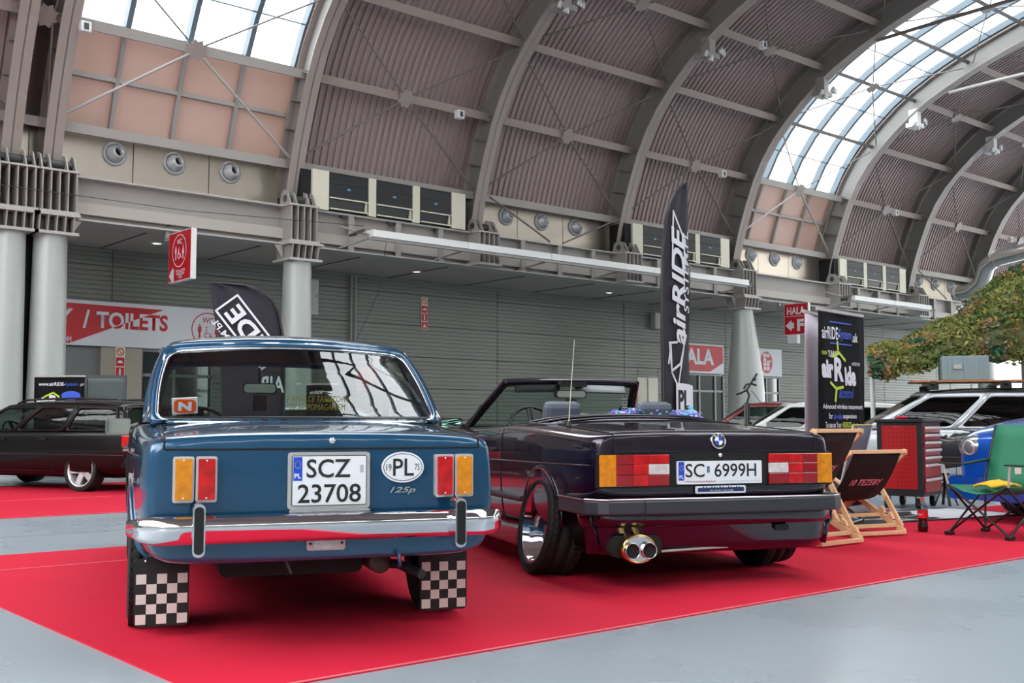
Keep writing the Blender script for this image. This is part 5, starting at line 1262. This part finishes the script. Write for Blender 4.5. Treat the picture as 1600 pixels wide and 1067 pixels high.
# fin shaped flag seen through and above the blue car
p0 = FW*13.5 + RT*(-356/1710*13.5)
zz = [.7, 1.2, 1.6, 2.0, 2.3, 2.45, 2.56, 2.62, 2.65]
ff, M, e, n = flag(p0, RT*.97+FW*.25, [-.72, -.74, -.76, -.80, -.86, -.88, -.90, -.91, -.92], [.0, .0, .0, -.02, -.08, -.16, -.30, -.45, -.72], zz,
    [(0, 0), (0, .9), (0, 1.6), (-.02, 2.0), (-.08, 2.3), (-.16, 2.46), (-.32, 2.58), (-.5, 2.64), (-.92, 2.66)], 'fin-shaped black flag with slanted mirrored white lettering behind the blue saloon', 'fin_flag')
Mq = M @ Matrix.Translation((-.42, 2.05, .006)) @ Matrix.Rotation(math.radians(-52), 4, 'Z')
text('RIDE', M_flagw, Mq, .75, .22, ff, bold=.03, mirror=True); stroke([(-.46, -.16), (.44, -.16), (.44, .16), (-.46, .16)], Mq, .025, M_flagw, 'outline_stroke', ff, True)
Mq2 = Mq @ Matrix.Translation((-.05, -.25, 0)); text('SYSTEM.PL', M_flagw, Mq2, .7, .08, ff, bold=.01, mirror=True)
text('AIR', M_flagw, M @ Matrix.Translation((-.15, 1.42, .006)), .3, .2, ff, bold=.02, mirror=True)

def rollup(p, q, H, label, m, nm='pull_up_banner', group='pull-up banners'):
    p, q = Vector((*p, 0)), Vector((*q, 0)); e = (q-p).normalized(); W_ = (q-p).length; n = e.cross(Vector((0, 0, 1)))
    o = empty(nm, p, 0, label, 'banner', group)
    b = MB(); rows = []
    for i in range(9):
        z = .09+(H-.12)*i/8; rows.append([tuple(e*(.01+(W_-.02)*k/8)+Vector((0, 0, z))-n*(.012*math.sin(k*.9+i*.5))) for k in range(9)])
    b.sheet(rows); b.build('print', m, o, solid=.002)
    b = MB(); b.bar((e*0)+Vector((0, 0, H-.01)), e*W_+Vector((0, 0, H-.01)), .03, .03); b.build('top_rail', M_steel_l, o)
    b = MB(); b.bar(Vector((0, 0, .045)), e*W_+Vector((0, 0, .045)), .12, .09); b.bar(e*.15-n*.25+Vector((0, 0, .01)), e*.15+n*.2+Vector((0, 0, .01)), .04, .02); b.bar(e*(W_-.15)-n*.25+Vector((0, 0, .01)), e*(W_-.15)+n*.2+Vector((0, 0, .01)), .04, .02); b.build('cassette', mat('cassette_silver', (170, 172, 175), .3, .8), o)
    b = MB(); b.tube([e*W_/2-n*.05+Vector((0, 0, .05)), e*W_/2-n*.03+Vector((0, 0, H-.02))], .01, 8); b.build('pole', M_dark, o)
    M = frame((0, 0, 0), e, (0, 0, 1)); M.translation = n*.014; return o, M, W_
M_bk = mat('banner_black_print', (9, 9, 12), .75, spec=.2); M_blue = mat('print_blue', (50, 90, 215), .5); M_lime = mat('print_lime', (190, 220, 40), .5)
o, M, w_ = rollup((9.47, 6.39), (10.53, 6.53), 2.11, 'black pull-up banner with white, blue and lime air suspension print behind the deck chairs', M_bk)
T = lambda s, x, z, w, h, m=None, **k: text(s, m or M_flagw, M @ Matrix.Translation((x, z, 0)), w, h, o, **k)
T('airRIDE-', .27, 1.87, .40, .13, bold=.02); T('System', .60, 1.86, .29, .13, M_blue, bold=.01); T('.uk', .83, 1.85, .14, .1, bold=.02)
for z in (1.98, 1.76): b = MB(); b.m = M; b.box((.25, z, 0), (.75, z+.012, .002)); b.build('blue_rule', M_blue, o)
T('new', .12, 1.66, .12, .04, M_lime); T('TUNNO', .3, 1.655, .2, .07, bold=.02); T('ANDROID', .84, 1.57, .2, .035)
T('air', .18, 1.50, .26, .19, bold=.06, shear=-.1); T('R', .44, 1.50, .22, .25, bold=.04); T('ide', .70, 1.44, .27, .21, bold=.06, shear=-.1)
stroke([(.28, 1.63), (.45, 1.67), (.58, 1.60)], M, .03, M_lime, 'lime_stroke', o, d=.004); stroke([(.42, 1.67), (.41, 1.78)], M, .035, M_lime, 'lime_stroke', o, d=.004); stroke([(.24, 1.36), (.36, 1.30), (.52, 1.32)], M, .03, M_lime, 'lime_stroke', o, d=.004); stroke([(.37, 1.30), (.34, 1.18)], M, .04, M_lime, 'lime_stroke', o, d=.004)
T('&control', .60, 1.26, .34, .11, M_blue, shear=.4); T('Advanced wireless managment', .52, 1.11, .92, .065, bold=.02); T('for', .23, 1.02, .09, .06, bold=.02); T('air-ride', .39, 1.015, .19, .06, M_blue, bold=.02); T('suspensions', .67, 1.01, .32, .06, bold=.02)
T('To use on Your', .29, .93, .36, .06, bold=.02); T('ANDROID', .60, .93, .22, .06, M_lime, bold=.02); T('device', .82, .925, .16, .05, bold=.02)
o, M, w_ = rollup((9.66, 6.68), (10.5, 6.9), 2.12, 'pale lilac back of a pull-up banner half hidden behind the black one', mat('banner_back_lilac', (226, 212, 226), .6))
o, M, w_ = rollup((5.98, 19.86), (6.66, 19.27), 1.77, 'black pull-up banner with web address behind the black estate car', M_bk)
T('www.airRIDE-', .32, 1.62, .46, .06, bold=.02); T('System', .66, 1.61, .22, .07, M_blue); T('.pl', .84, 1.61, .07, .06); T('air', .17, 1.33, .22, .13, bold=.06); T('R', .36, 1.33, .16, .2, bold=.04); T('ide', .55, 1.28, .22, .1, bold=.06); stroke([(.2, 1.4), (.35, 1.47), (.45, 1.4)], M, .03, M_lime, 'lime_stroke', o, d=.004)
b = MB(); b.m = M; b.add([(.66+.17*math.cos(k*PI/8), 1.42+.08*math.sin(k*PI/8), .003) for k in range(16)], [tuple(range(16))]); b.build('blue_blob', M_blue, o)
o, M, w_ = rollup((8.57, 15.03), (8.97, 14.69), 1.56, 'small black pull-up banner seen through the rear window of the blue saloon', M_bk)
T('airRIDE', .17, 1.42, .22, .05, shear=.5, bold=.02); T('air', .39, 1.30, .16, .06, M_lime, bold=.02); T('R', .45, 1.22, .07, .08, bold=.03)
# glazed display frame at the left
q0, q1 = Vector((7.02, 20.28, 0)), Vector((7.56, 19.82, 0)); e = (q1-q0).normalized(); n = e.cross(Vector((0, 0, 1))); L_ = (q1-q0).length
o = empty('display_frame', q0, 0, 'grey framed glass display board right of the left pull-up banner', 'display board')
b = MB()
for x in (0, L_): b.bar(e*x, e*x+Vector((0, 0, 1.81)), .05, .05, e)
for z in (.8, 1.79): b.bar(Vector((0, 0, z)), e*L_+Vector((0, 0, z)), .05, .05)
for x in (0, L_): b.bar(e*x-n*.25+Vector((0, 0, .02)), e*x+n*.25+Vector((0, 0, .02)), .05, .04)
b.build('frame', mat('dark_frame', (70, 76, 78), .4), o)
b = MB(); b.m = frame((0, 0, 0), e, (0, 0, 1)); b.box((.03, .83, -.01), (L_-.03, 1.76, .005)); b.build('pane', mat('display_glass', (150, 160, 160), .06, .6), o)
# white hanging lamps beside it
# ================================================================ deck chairs
def deckchair(loc, head, H, label, txt=True, top=.0):
    c = empty('deck_chair', (loc[0], loc[1], .009), math.radians(head), label, 'deck chair', 'black canvas deck chairs')
    hw = .27
    A0, A1 = (0.0, .025), (.86, .42); B0, B1 = (top, H), (1.0, .025)
    for s in (1, -1):
        b = MB(); b.bar((A0[0], s*hw, A0[1]), (A1[0], s*hw, A1[1]), .024, .05); b.build('seat_rail', M_wood, c, bevel=.004)
        b = MB(); b.bar((B0[0], s*(hw+.028), B0[1]), (B1[0], s*(hw+.028), B1[1]), .024, .055); b.build('back_rail', M_wood, c, bevel=.004)
        hx, hz = lerp(B0[0], B1[0], .38), lerp(B0[1], B1[1], .38)
        b = MB(); b.bar((hx, s*(hw+.055), hz), (.10, s*(hw+.055), .075), .022, .045); b.build('prop_rail', M_wood, c, bevel=.004)
        for k in range(3):
            x = .07+.1*k; zc = lerp(A0[1], A1[1], x/.86); b = MB(); b.prism([(x-.05, zc+.02), (x+.03, zc+.02+.025), (x+.0, zc+.075), (x-.03, zc+.06)], s*hw-.012, s*hw+.012, 1); b.build('notch', M_wood, c)
    for (x, z), y, nm in ((A0, hw, 'rear_bar'), ((.30, .15), hw, 'cross_bar'), (A1, hw, 'front_bar'), (B0, hw+.03, 'top_bar'), (B1, hw+.03, 'foot_bar'), ((.10, .075), hw+.06, 'prop_bar')):
        b = MB(); b.bar((x, -y, z), (x, y, z), .045, .03); b.build(nm, M_wood, c, bevel=.003)
    rows = []
    for k in range(17):
        t = k/16; x = lerp(B0[0], A1[0], t); z = lerp(B0[1], A1[1], t) - .30*math.sin(PI*t)*(1-.15*t); x -= .05*math.sin(PI*t)
        rows.append([(x, y*(hw-.015), z-.012*(1-(y)**2)) for y in (-1, -.5, 0, .5, 1)])
    b = MB(); b.sheet(rows); b.build('sling', mat('black_canvas', (20, 16, 20), .8), c, solid=.004)
    t = .22; x = lerp(B0[0], A1[0], t)-.05*math.sin(PI*t); z = lerp(B0[1], A1[1], t)-.30*math.sin(PI*t)*(1-.15*t)
    t2 = .28; x2 = lerp(B0[0], A1[0], t2)-.05*math.sin(PI*t2); z2 = lerp(B0[1], A1[1], t2)-.30*math.sin(PI*t2)*(1-.15*t2)
    up = Vector((x-x2, 0, z-z2)).normalized(); M = frame((x, 0, z-.012), (0, -1, 0), up); M.translation += M.to_3x3() @ Vector((0, 0, .006))
    text('10 TEZEBY', mat('pink_print', (225, 150, 170), .6), M, .34, .07, c, bold=.02, shear=.2, mirror=False)
    return c
deckchair((8.295, 5.03), 74, .70, 'black canvas and beech deck chair standing in front, seen from behind')
deckchair((7.445, 4.85), 88, .88, 'black canvas and beech deck chair closest behind the purple convertible bumper')
# grey folding chair
def foldchair():
    c = empty('folding_chair', (9.0, 6.0, .009), math.radians(108), 'grey fabric folding chair with yellow piping between the deck chairs and banner', 'folding chair')
    mg = mat('grey_chair_cloth', (104, 110, 128), .8); my = mat('yellow_piping', (200, 200, 90), .6)
    rows = [[(-.22-.12*t+.03*math.sin(PI*(y+1)/2), y*(.29+.05*t), .42+.50*t) for y in (-1, -.5, 0, .5, 1)] for t in (0, .33, .66, 1)]
    b = MB(); b.sheet(rows); b.build('backrest', mg, c, solid=.02)
    b = MB(); b.tube([rows[0][0], rows[1][0], rows[2][0], rows[3][0], rows[3][2], rows[3][4], rows[2][4], rows[1][4], rows[0][4]], .009, 6); b.build('piping', my, c)
    b = MB(); b.sheet([[(x, y, .40-.04*math.sin(PI*(x+.22)/.5)) for y in (-.28, 0, .28)] for x in (-.22, -.05, .1, .28)]); b.build('seat', mg, c, solid=.02)
    for s in (1, -1):
        b = MB(); b.tube([(-.34, s*.33, .90), (-.22, s*.3, .42), (.26, s*.30, .012)], .012, 8); b.build('leg', M_steel_l, c)
        b = MB(); b.tube([(.28, s*.3, .41), (-.26, s*.30, .012)], .012, 8); b.build('leg', M_black, c)
    for x in (.24, -.24): b = MB(); b.tube([(x, -.3, .02), (x, .3, .02)], .01, 6); b.build('cross_tube', M_steel_l, c)
foldchair()
# green camping chair
def campchair():
    c = empty('camping_chair', (9.10, 4.42, .009), math.radians(172), 'green folding camping chair with thin crossed black legs', 'camping chair')
    mg = mat('green_nylon', (24, 112, 80), .6, var=.15, vscale=9); bk = M_black
    rows = [[(-.24-.22*t-.03*(1-y*y), y*(.27+.03*t), .36+.56*t) for y in (-1, -.6, -.2, .2, .6, 1)] for t in (0, .2, .4, .6, .8, 1)]
    b = MB(); b.sheet(rows); b.build('backrest', mg, c, solid=.006)
    b = MB(); b.sheet([[(x, y*.27, .42-.07*(1-y*y)-.04*(x-.25)*(-1)) for y in (-1, -.5, 0, .5, 1)] for x in (-.25, -.1, .05, .18, .27)]); b.build('seat', mg, c, solid=.006)
    P = [(.26, .28), (.26, -.28), (-.24, -.28), (-.24, .28)]
    tops = [(.27, .27, .42), (.27, -.27, .42), (-.26, -.27, .40), (-.26, .27, .40)]
    for i in range(4):
        j = (i+1) % 4
        for a_, d_ in ((i, j), (j, i)):
            b = MB(); b.tube([(P[a_][0], P[a_][1], .02), tops[d_]], .010, 7); b.build('leg', bk, c)
        b = MB(); b.box((P[i][0]-.035, P[i][1]-.03, 0), (P[i][0]+.035, P[i][1]+.03, .03)); b.build('foot_cap', M_black, c, bevel=.008)
    for s in (1, -1):
        b = MB(); b.tube([(-.24, s*.28, .03), (-.28, s*.30, .45), (-.46, s*.30, .92)], .010, 7); b.build('back_post', M_steel_l if s > 0 else bk, c)
        b = MB(); b.tube([(.26, s*.28, .42), (.28, s*.31, .60)], .010, 7); b.build('arm_post', M_steel_l, c)
        b = MB(); b.sheet([[(.30, s*.34, .60), (.30, s*.27, .60)], [(.0, s*.35, .585), (.0, s*.28, .585)], [(-.33, s*.33, .62), (-.33, s*.28, .62)]]); b.build('armrest', mat('dark_green_nylon', (12, 40, 32), .6), c, solid=.014)
    b = MB(); b.box((.18, .34, .53), (.26, .345, .58)); b.build('care_tag', mat('tag_pink', (225, 200, 195), .6), c)
campchair()
b = MB(); rows = []
for i in range(7):
    rows.append([(9.02+.05*j+.01*math.sin(i*2), 4.28+.05*i+.01*math.sin(j*3), .425+.012*math.sin(i*1.7+j)+.03*math.sin(PI*i/6)*math.sin(PI*j/5)) for j in range(6)])
b.sheet(rows); o = b.build('yellow_cloth', mat('amber_cloth', (240, 178, 40), .7), solid=.02); tag(o, 'folded amber cloth lying on the green camping chair seat', 'cloth')
# tool cabinet
def cabinet():
    c = empty('tool_cabinet', (11.25, 6.28, .0), math.radians(13), 'red and black rolling tool cabinet with silver drawer handles', 'tool cabinet')
    rd = mat('cabinet_red', (176, 22, 24), .35, coat=.5); bk = mat('cabinet_black', (26, 27, 30), .4)
    b = MB(); b.box((0, 0, .14), (.70, .50, .96)); b.build('body', bk, c, bevel=.008)
    b = MB(); b.box((-.02, -.02, .95), (.72, .52, .99)); b.build('top_tray', bk, c, bevel=.012)
    b = MB(); b.box((-.006, .06, .22), (.0, .44, .92)); pg = b.build('pegboard', rd, c)
    b = MB()
    for i in range(8):
        for j in range(14): y, z = .095+i*.045, .25+j*.049; b.box((-.0075, y-.005, z-.005), (-.0055, y+.005, z+.005))
    tag(b.build('peg_hole', M_matt, pg), kind='stuff')
    z = .91
    for k, h in enumerate((.075, .075, .075, .075, .075, .15, .16)):
        b = MB(); b.box((.05, -.014, z-h+.006), (.65, .0, z)); d = b.build('drawer', rd, c, bevel=.003)
        b = MB(); b.box((.06, -.034, z-.032), (.64, -.012, z-.004)); b.build('handle', mat('drawer_aluminium', (228, 228, 230), .4, .2), d, bevel=.006)
        z -= h+.008
    for x in (.08, .62):
        for y in (.08, .42):
            b = MB(); b.m = Matrix.Translation((x, y, .06)); b.lathe([(.0, -.02), (.058, -.02), (.06, 0), (.058, .02), (.0, .02)], 20, ax=1); b.build('caster', M_rubber, c)
            b = MB(); b.box((x-.03, y-.03, .06), (x+.03, y-.024, .14)); b.box((x-.03, y+.024, .06), (x+.03, y+.03, .14)); b.build('caster_fork', M_steel, c)
    b = MB(); b.tube([(.74, .05, .75), (.80, .05, .78), (.80, .45, .78), (.74, .45, .75)], .012, 8); b.build('push_handle', M_steel_l, c)
    return c
cabinet()
b = MB()
for k in range(9): b.ball((11.3+.045*(k % 5)+.01*k, 6.60+.03*(k//3), .992+.018), .025, 8, 5, (1.3, 1, .7))
o = b.build('rag', mat('red_rag', (210, 30, 60), .7), ); tag(o, 'crumpled red rag on top of the tool cabinet', 'rag')
# axle stand
o = empty('axle_stand', (12.05, 6.45, 0), 0, 'small black axle stand on the floor right of the tool cabinet', 'axle stand')
for k in range(4):
    a = PI/4+PI/2*k; b = MB(); b.bar((.13*math.cos(a), .13*math.sin(a), 0), (.03*math.cos(a), .03*math.sin(a), .26), .03, .012, (0, 0, 1)); b.build('leg', M_black, o)
b = MB(); b.box((-.02, -.02, .2), (.02, .02, .36)); b.box((-.05, -.02, .35), (.05, .02, .37)); b.build('post', M_black, o)
# cola bottle
o = empty('bottle', (8.93, 5.0, .009), 0, 'half-full plastic cola bottle with red label and cap on the carpet', 'bottle')
cola = mat('cola_drink', (22, 6, 6), .15, coat=1)
pr = [(0, 0), (.036, 0), (.043, .012), (.044, .05), (.038, .09), (.041, .12), (.043, .135)]
b = MB(); b.lathe(pr+[(0, .135)], 24); b.build('drink', cola, o)
b = MB(); b.lathe([(.0445, .118), (.0445, .185)], 24); b.build('label', mat('cola_red', (215, 14, 24), .35), o)
b = MB(); b.lathe([(.043, .135), (.0435, .19), (.04, .215), (.022, .255), (.0145, .27), (.0145, .285)], 24); b.build('shell', glass('bottle_plastic', (225, 222, 222), 1.45), o)
b = MB(); b.lathe([(.016, .272), (.0165, .292), (.0, .293)], 20); b.build('cap', mat('cola_red', (215, 14, 24), .35), o)
Mb = frame((0, 0, .152), RT, (0, 0, 1)); Mb.translation += (-(FW*.84+RT*.54))*.0465; text('Coca-Cola', M_paper, Mb, .058, .022, o, bold=.02, shear=.3)
# rug
b = MB(); b.m = Matrix.Translation((10.25, 6.0, 0)) @ Matrix.Rotation(math.radians(-12), 4, 'Z'); b.box((-1.25, -.55, .009), (1.25, .45, .016)); rg = b.build('floor_mat', mat('mat_black', (26, 26, 28), .7)); tag(rg, 'black and white printed mat on the floor in front of the tool cabinet', 'mat')
b = MB(); b.m = Matrix.Translation((10.25, 6.0, 0)) @ Matrix.Rotation(math.radians(-12), 4, 'Z'); random.seed(3)
for k in range(60):
    x, y = random.uniform(-1.15, 1.0), random.uniform(-.5, .38); l, h = random.uniform(.06, .35), random.uniform(.01, .05); b.add([(x, y, .0166), (x+l, y+.02, .0166), (x+l*.9, y+h, .0166), (x-.03, y+h, .0166)], [(0, 1, 2, 3)])
b.add([(.1, -.5, .0165), (1.2, -.5, .0165), (1.2, .4, .0165), (.5, .3, .0165), (.2, .0, .0165)], [(0, 1, 2, 3, 4)]); tag(b.build('white_print_patch', M_paper, rg), kind='stuff')
# skateboard
o = empty('skateboard', (9.25, 3.98, .009), math.radians(-8), 'light blue skateboard on the carpet at the right picture edge', 'skateboard')
b = MB(); b.sheet([[(x, y, .10+(.05*max(0, abs(x)-.28)/.12)+.006*abs(y)/.1) for y in (-.10*w, -.05*w, 0, .05*w, .10*w)] for x, w in ((-.40, .4), (-.37, .8), (-.3, 1), (-.1, 1), (.1, 1), (.3, 1), (.37, .8), (.40, .4))]); b.build('deck', mat('deck_light_blue', (110, 190, 215), .4), o, solid=.012)
for x in (-.24, .24):
    b = MB(); b.bar((x, -.07, .06), (x, .07, .06), .03, .03); b.box((x-.03, -.02, .06), (x+.03, .02, .095)); b.build('truck', M_steel, o)
    for y in (-.085, .085): b = MB(); b.m = Matrix.Translation((x, y, .03)); b.lathe([(0, -.02), (.03, -.02), (.03, .02), (0, .02)], 16, ax=1); b.build('wheel', M_rubber, o)
# figurine on a post
o = empty('figurine_post', (9.73, 7.48, .009), math.radians(-40), 'black post topped by a small thin leaping metal figure behind the convertible', 'sculpture')
b = MB(); b.lathe([(.12, 0), (.12, .02), (.035, .03), (.03, 1.16), (0, 1.16)], 20); b.build('post', M_black, o)
b = MB()
for p in ([(0, 0, 1.16), (.03, 0, 1.24), (.0, 0, 1.30)], [(0, 0, 1.30), (-.06, 0, 1.27), (-.13, 0, 1.25)], [(0, 0, 1.30), (.05, 0, 1.37), (.10, 0, 1.44)], [(.05, 0, 1.37), (.0, .02, 1.36), (-.03, .03, 1.31)], [(.05, 0, 1.37), (.12, 0, 1.35)], [(.10, 0, 1.44), (.13, 0, 1.48)]): b.tube([(x*.9, y, z) for x, y, z in p], [.012]*len(p), 7)
b.ball((.085, 0, 1.42), .022, 8, 6); b.tube([(.05, 0, 1.3), (.17, 0, 1.14), (.19, 0, 1.13)], .004, 5); b.build('figure', M_black, o)
# flower garland on the folded top
random.seed(11)
cm = [mat('petal_violet', (130, 90, 205), .6), mat('petal_turquoise', (70, 170, 200), .6), mat('petal_pale', (170, 190, 235), .6)]
g = MB(); ca, sa = math.cos(math.radians(67.9)), math.sin(math.radians(67.9))
for k in range(900):
    t = random.random(); d = 1.62+.04*random.gauss(0, 1); y = lerp(-.02, -.68, t)+.02*random.gauss(0, 1); z = .99+.02*random.gauss(0, 1)*.9+.015
    x0, y0 = 5.09+ca*d-sa*y, 4.1+sa*d+ca*y; c0 = Vector((x0, y0, max(z, .93))); g.mi = (k//4+k) % 3
    a = Vector((random.gauss(0, 1), random.gauss(0, 1), random.gauss(0, 1))).normalized(); bb = a.orthogonal().normalized(); r = random.uniform(.012, .024)
    g.add([tuple(c0+a*r), tuple(c0+bb*r*.6), tuple(c0-a*r), tuple(c0-bb*r*.6)], [(0, 1, 2, 3)])
o = g.build('flower_garland', cm); tag(o, 'violet and turquoise flower garland lying behind the folded top of the convertible', 'garland')
# ================================================================ camouflage net, its tent and the white canopy
def PT3(px, D, z): p = FW*D + RT*((px-800)/1710*D); return Vector((p.x, p.y, z))
cols_ = [(1362, 2.02, 1.62), (1385, 2.08, 1.60), (1410, 2.12, 1.62), (1440, 2.22, 1.68), (1470, 2.34, 1.80), (1500, 2.52, 1.86), (1530, 2.74, 1.84), (1560, 2.98, 1.82), (1590, 3.18, 1.78), (1640, 3.45, 1.75), (1700, 3.7, 1.75), (1780, 3.6, 1.75)]
net = empty('camouflage_net', (0, 0, 0), 0, 'green and brown camouflage net pitched over the silver splinter-pattern estate', 'camouflage net')
rows = []
for t in [k/12 for k in range(13)]:
    row = []
    for px, zt, zf in cols_:
        if t <= .5: D = lerp(15.2, 16.6, t*2); z = lerp(.95+(zf-.95)*1.16, .95+(zt-.95)*1.06, (t*2)**.6)
        else: D = lerp(16.6, 20, (t-.5)*2); z = lerp(.95+(zt-.95)*1.06, 2.1, (t-.5)*2)
        q = PT3(px, D, z); q.z += .05*math.sin(px*.13+t*9)+.03*math.sin(px*.05-t*17); row.append(tuple(q))
    rows.append(row)
b = MB(); b.sheet(rows); b.build('net', mat('net_olive', (84, 84, 48), .9, var=.6, vscale=5, bump=1.0, bscale=25), net, solid=.01)
random.seed(5); sc = MB()
cmats = [mat('scrim_olive', (132, 136, 72), .9), mat('scrim_green', (92, 110, 52), .9), mat('scrim_brown', (150, 124, 92), .9), mat('scrim_teal', (36, 96, 72), .9), mat('scrim_ochre', (150, 128, 66), .9)]
def bil(u, v):
    i = min(int(v*(len(rows)-1)), len(rows)-2); j = min(int(u*(len(cols_)-1)), len(cols_)-2); a, c2 = v*(len(rows)-1)-i, u*(len(cols_)-1)-j
    return (Vector(rows[i][j])*(1-a)*(1-c2)+Vector(rows[i+1][j])*a*(1-c2)+Vector(rows[i][j+1])*(1-a)*c2+Vector(rows[i+1][j+1])*a*c2)
for k in range(50000):
    u = random.random()**1.05; v = random.random()*(.60 if k % 6 else 1); p = bil(u, v)
    f = math.sin(u*23+v*7)+math.sin(u*9-v*13+2)+.5*math.sin(u*51+v*31); sc.mi = (0 if f < -.5 else 1 if f < .35 else 4 if f < .8 else 2 if f < 1.6 else 3) if random.random() < .8 else random.randrange(5)
    dr = abs(random.gauss(0, .03)) + (.16*random.random() if v < .06 else 0)
    p = p + Vector((random.gauss(0, .03), random.gauss(0, .03), (.03 - dr)))
    a = Vector((random.gauss(0, 1), random.gauss(0, 1), random.gauss(0, .8))).normalized(); c2 = a.cross(Vector((random.gauss(0, 1), random.gauss(0, 1), random.gauss(0, 1)))).normalized(); r = random.uniform(.02, .055)
    i0 = len(sc.v); sc.v += [tuple(p+a*r), tuple(p+c2*r*.5), tuple(p-a*r), tuple(p-c2*r*.5)]; sc.f.append((i0, i0+1, i0+2, i0+3)); sc.fm.append(sc.mi); sc.sm.append(False)
tag(sc.build('scrim', cmats, net), kind='stuff')
for px, D, z in ((1363, 16.0, 1.9), (1600, 17.2, 2.6), (1720, 16, 1.9)):
    q = PT3(px, D, 0); b = MB(); b.tube([(q.x, q.y, 0), (q.x, q.y, z)], .035, 10); b.build('pole', M_white, net)
q = PT3(1515, 30, 0); o = empty('white_canopy', (q.x+1.2, q.y-1.5, 0), math.radians(20), 'white tent canopy peeking out above the camouflage net', 'tent')
b = MB(); rows2 = [[(x, y, 3.7+1.35*(1-max(abs(x), abs(y))/2.2)**.8) for x in [-2.2+.4*k for k in range(12)]] for y in [-2.2+.4*k for k in range(12)]]
b.sheet(rows2); b.build('roof', mat('tent_white', (235, 238, 245), .6), o, solid=.02)
for x in (-2.1, 2.1):
    for y in (-2.1, 2.1): b = MB(); b.tube([(x, y, 0), (x, y, 3.7)], .04, 8); b.build('leg', M_white, o)
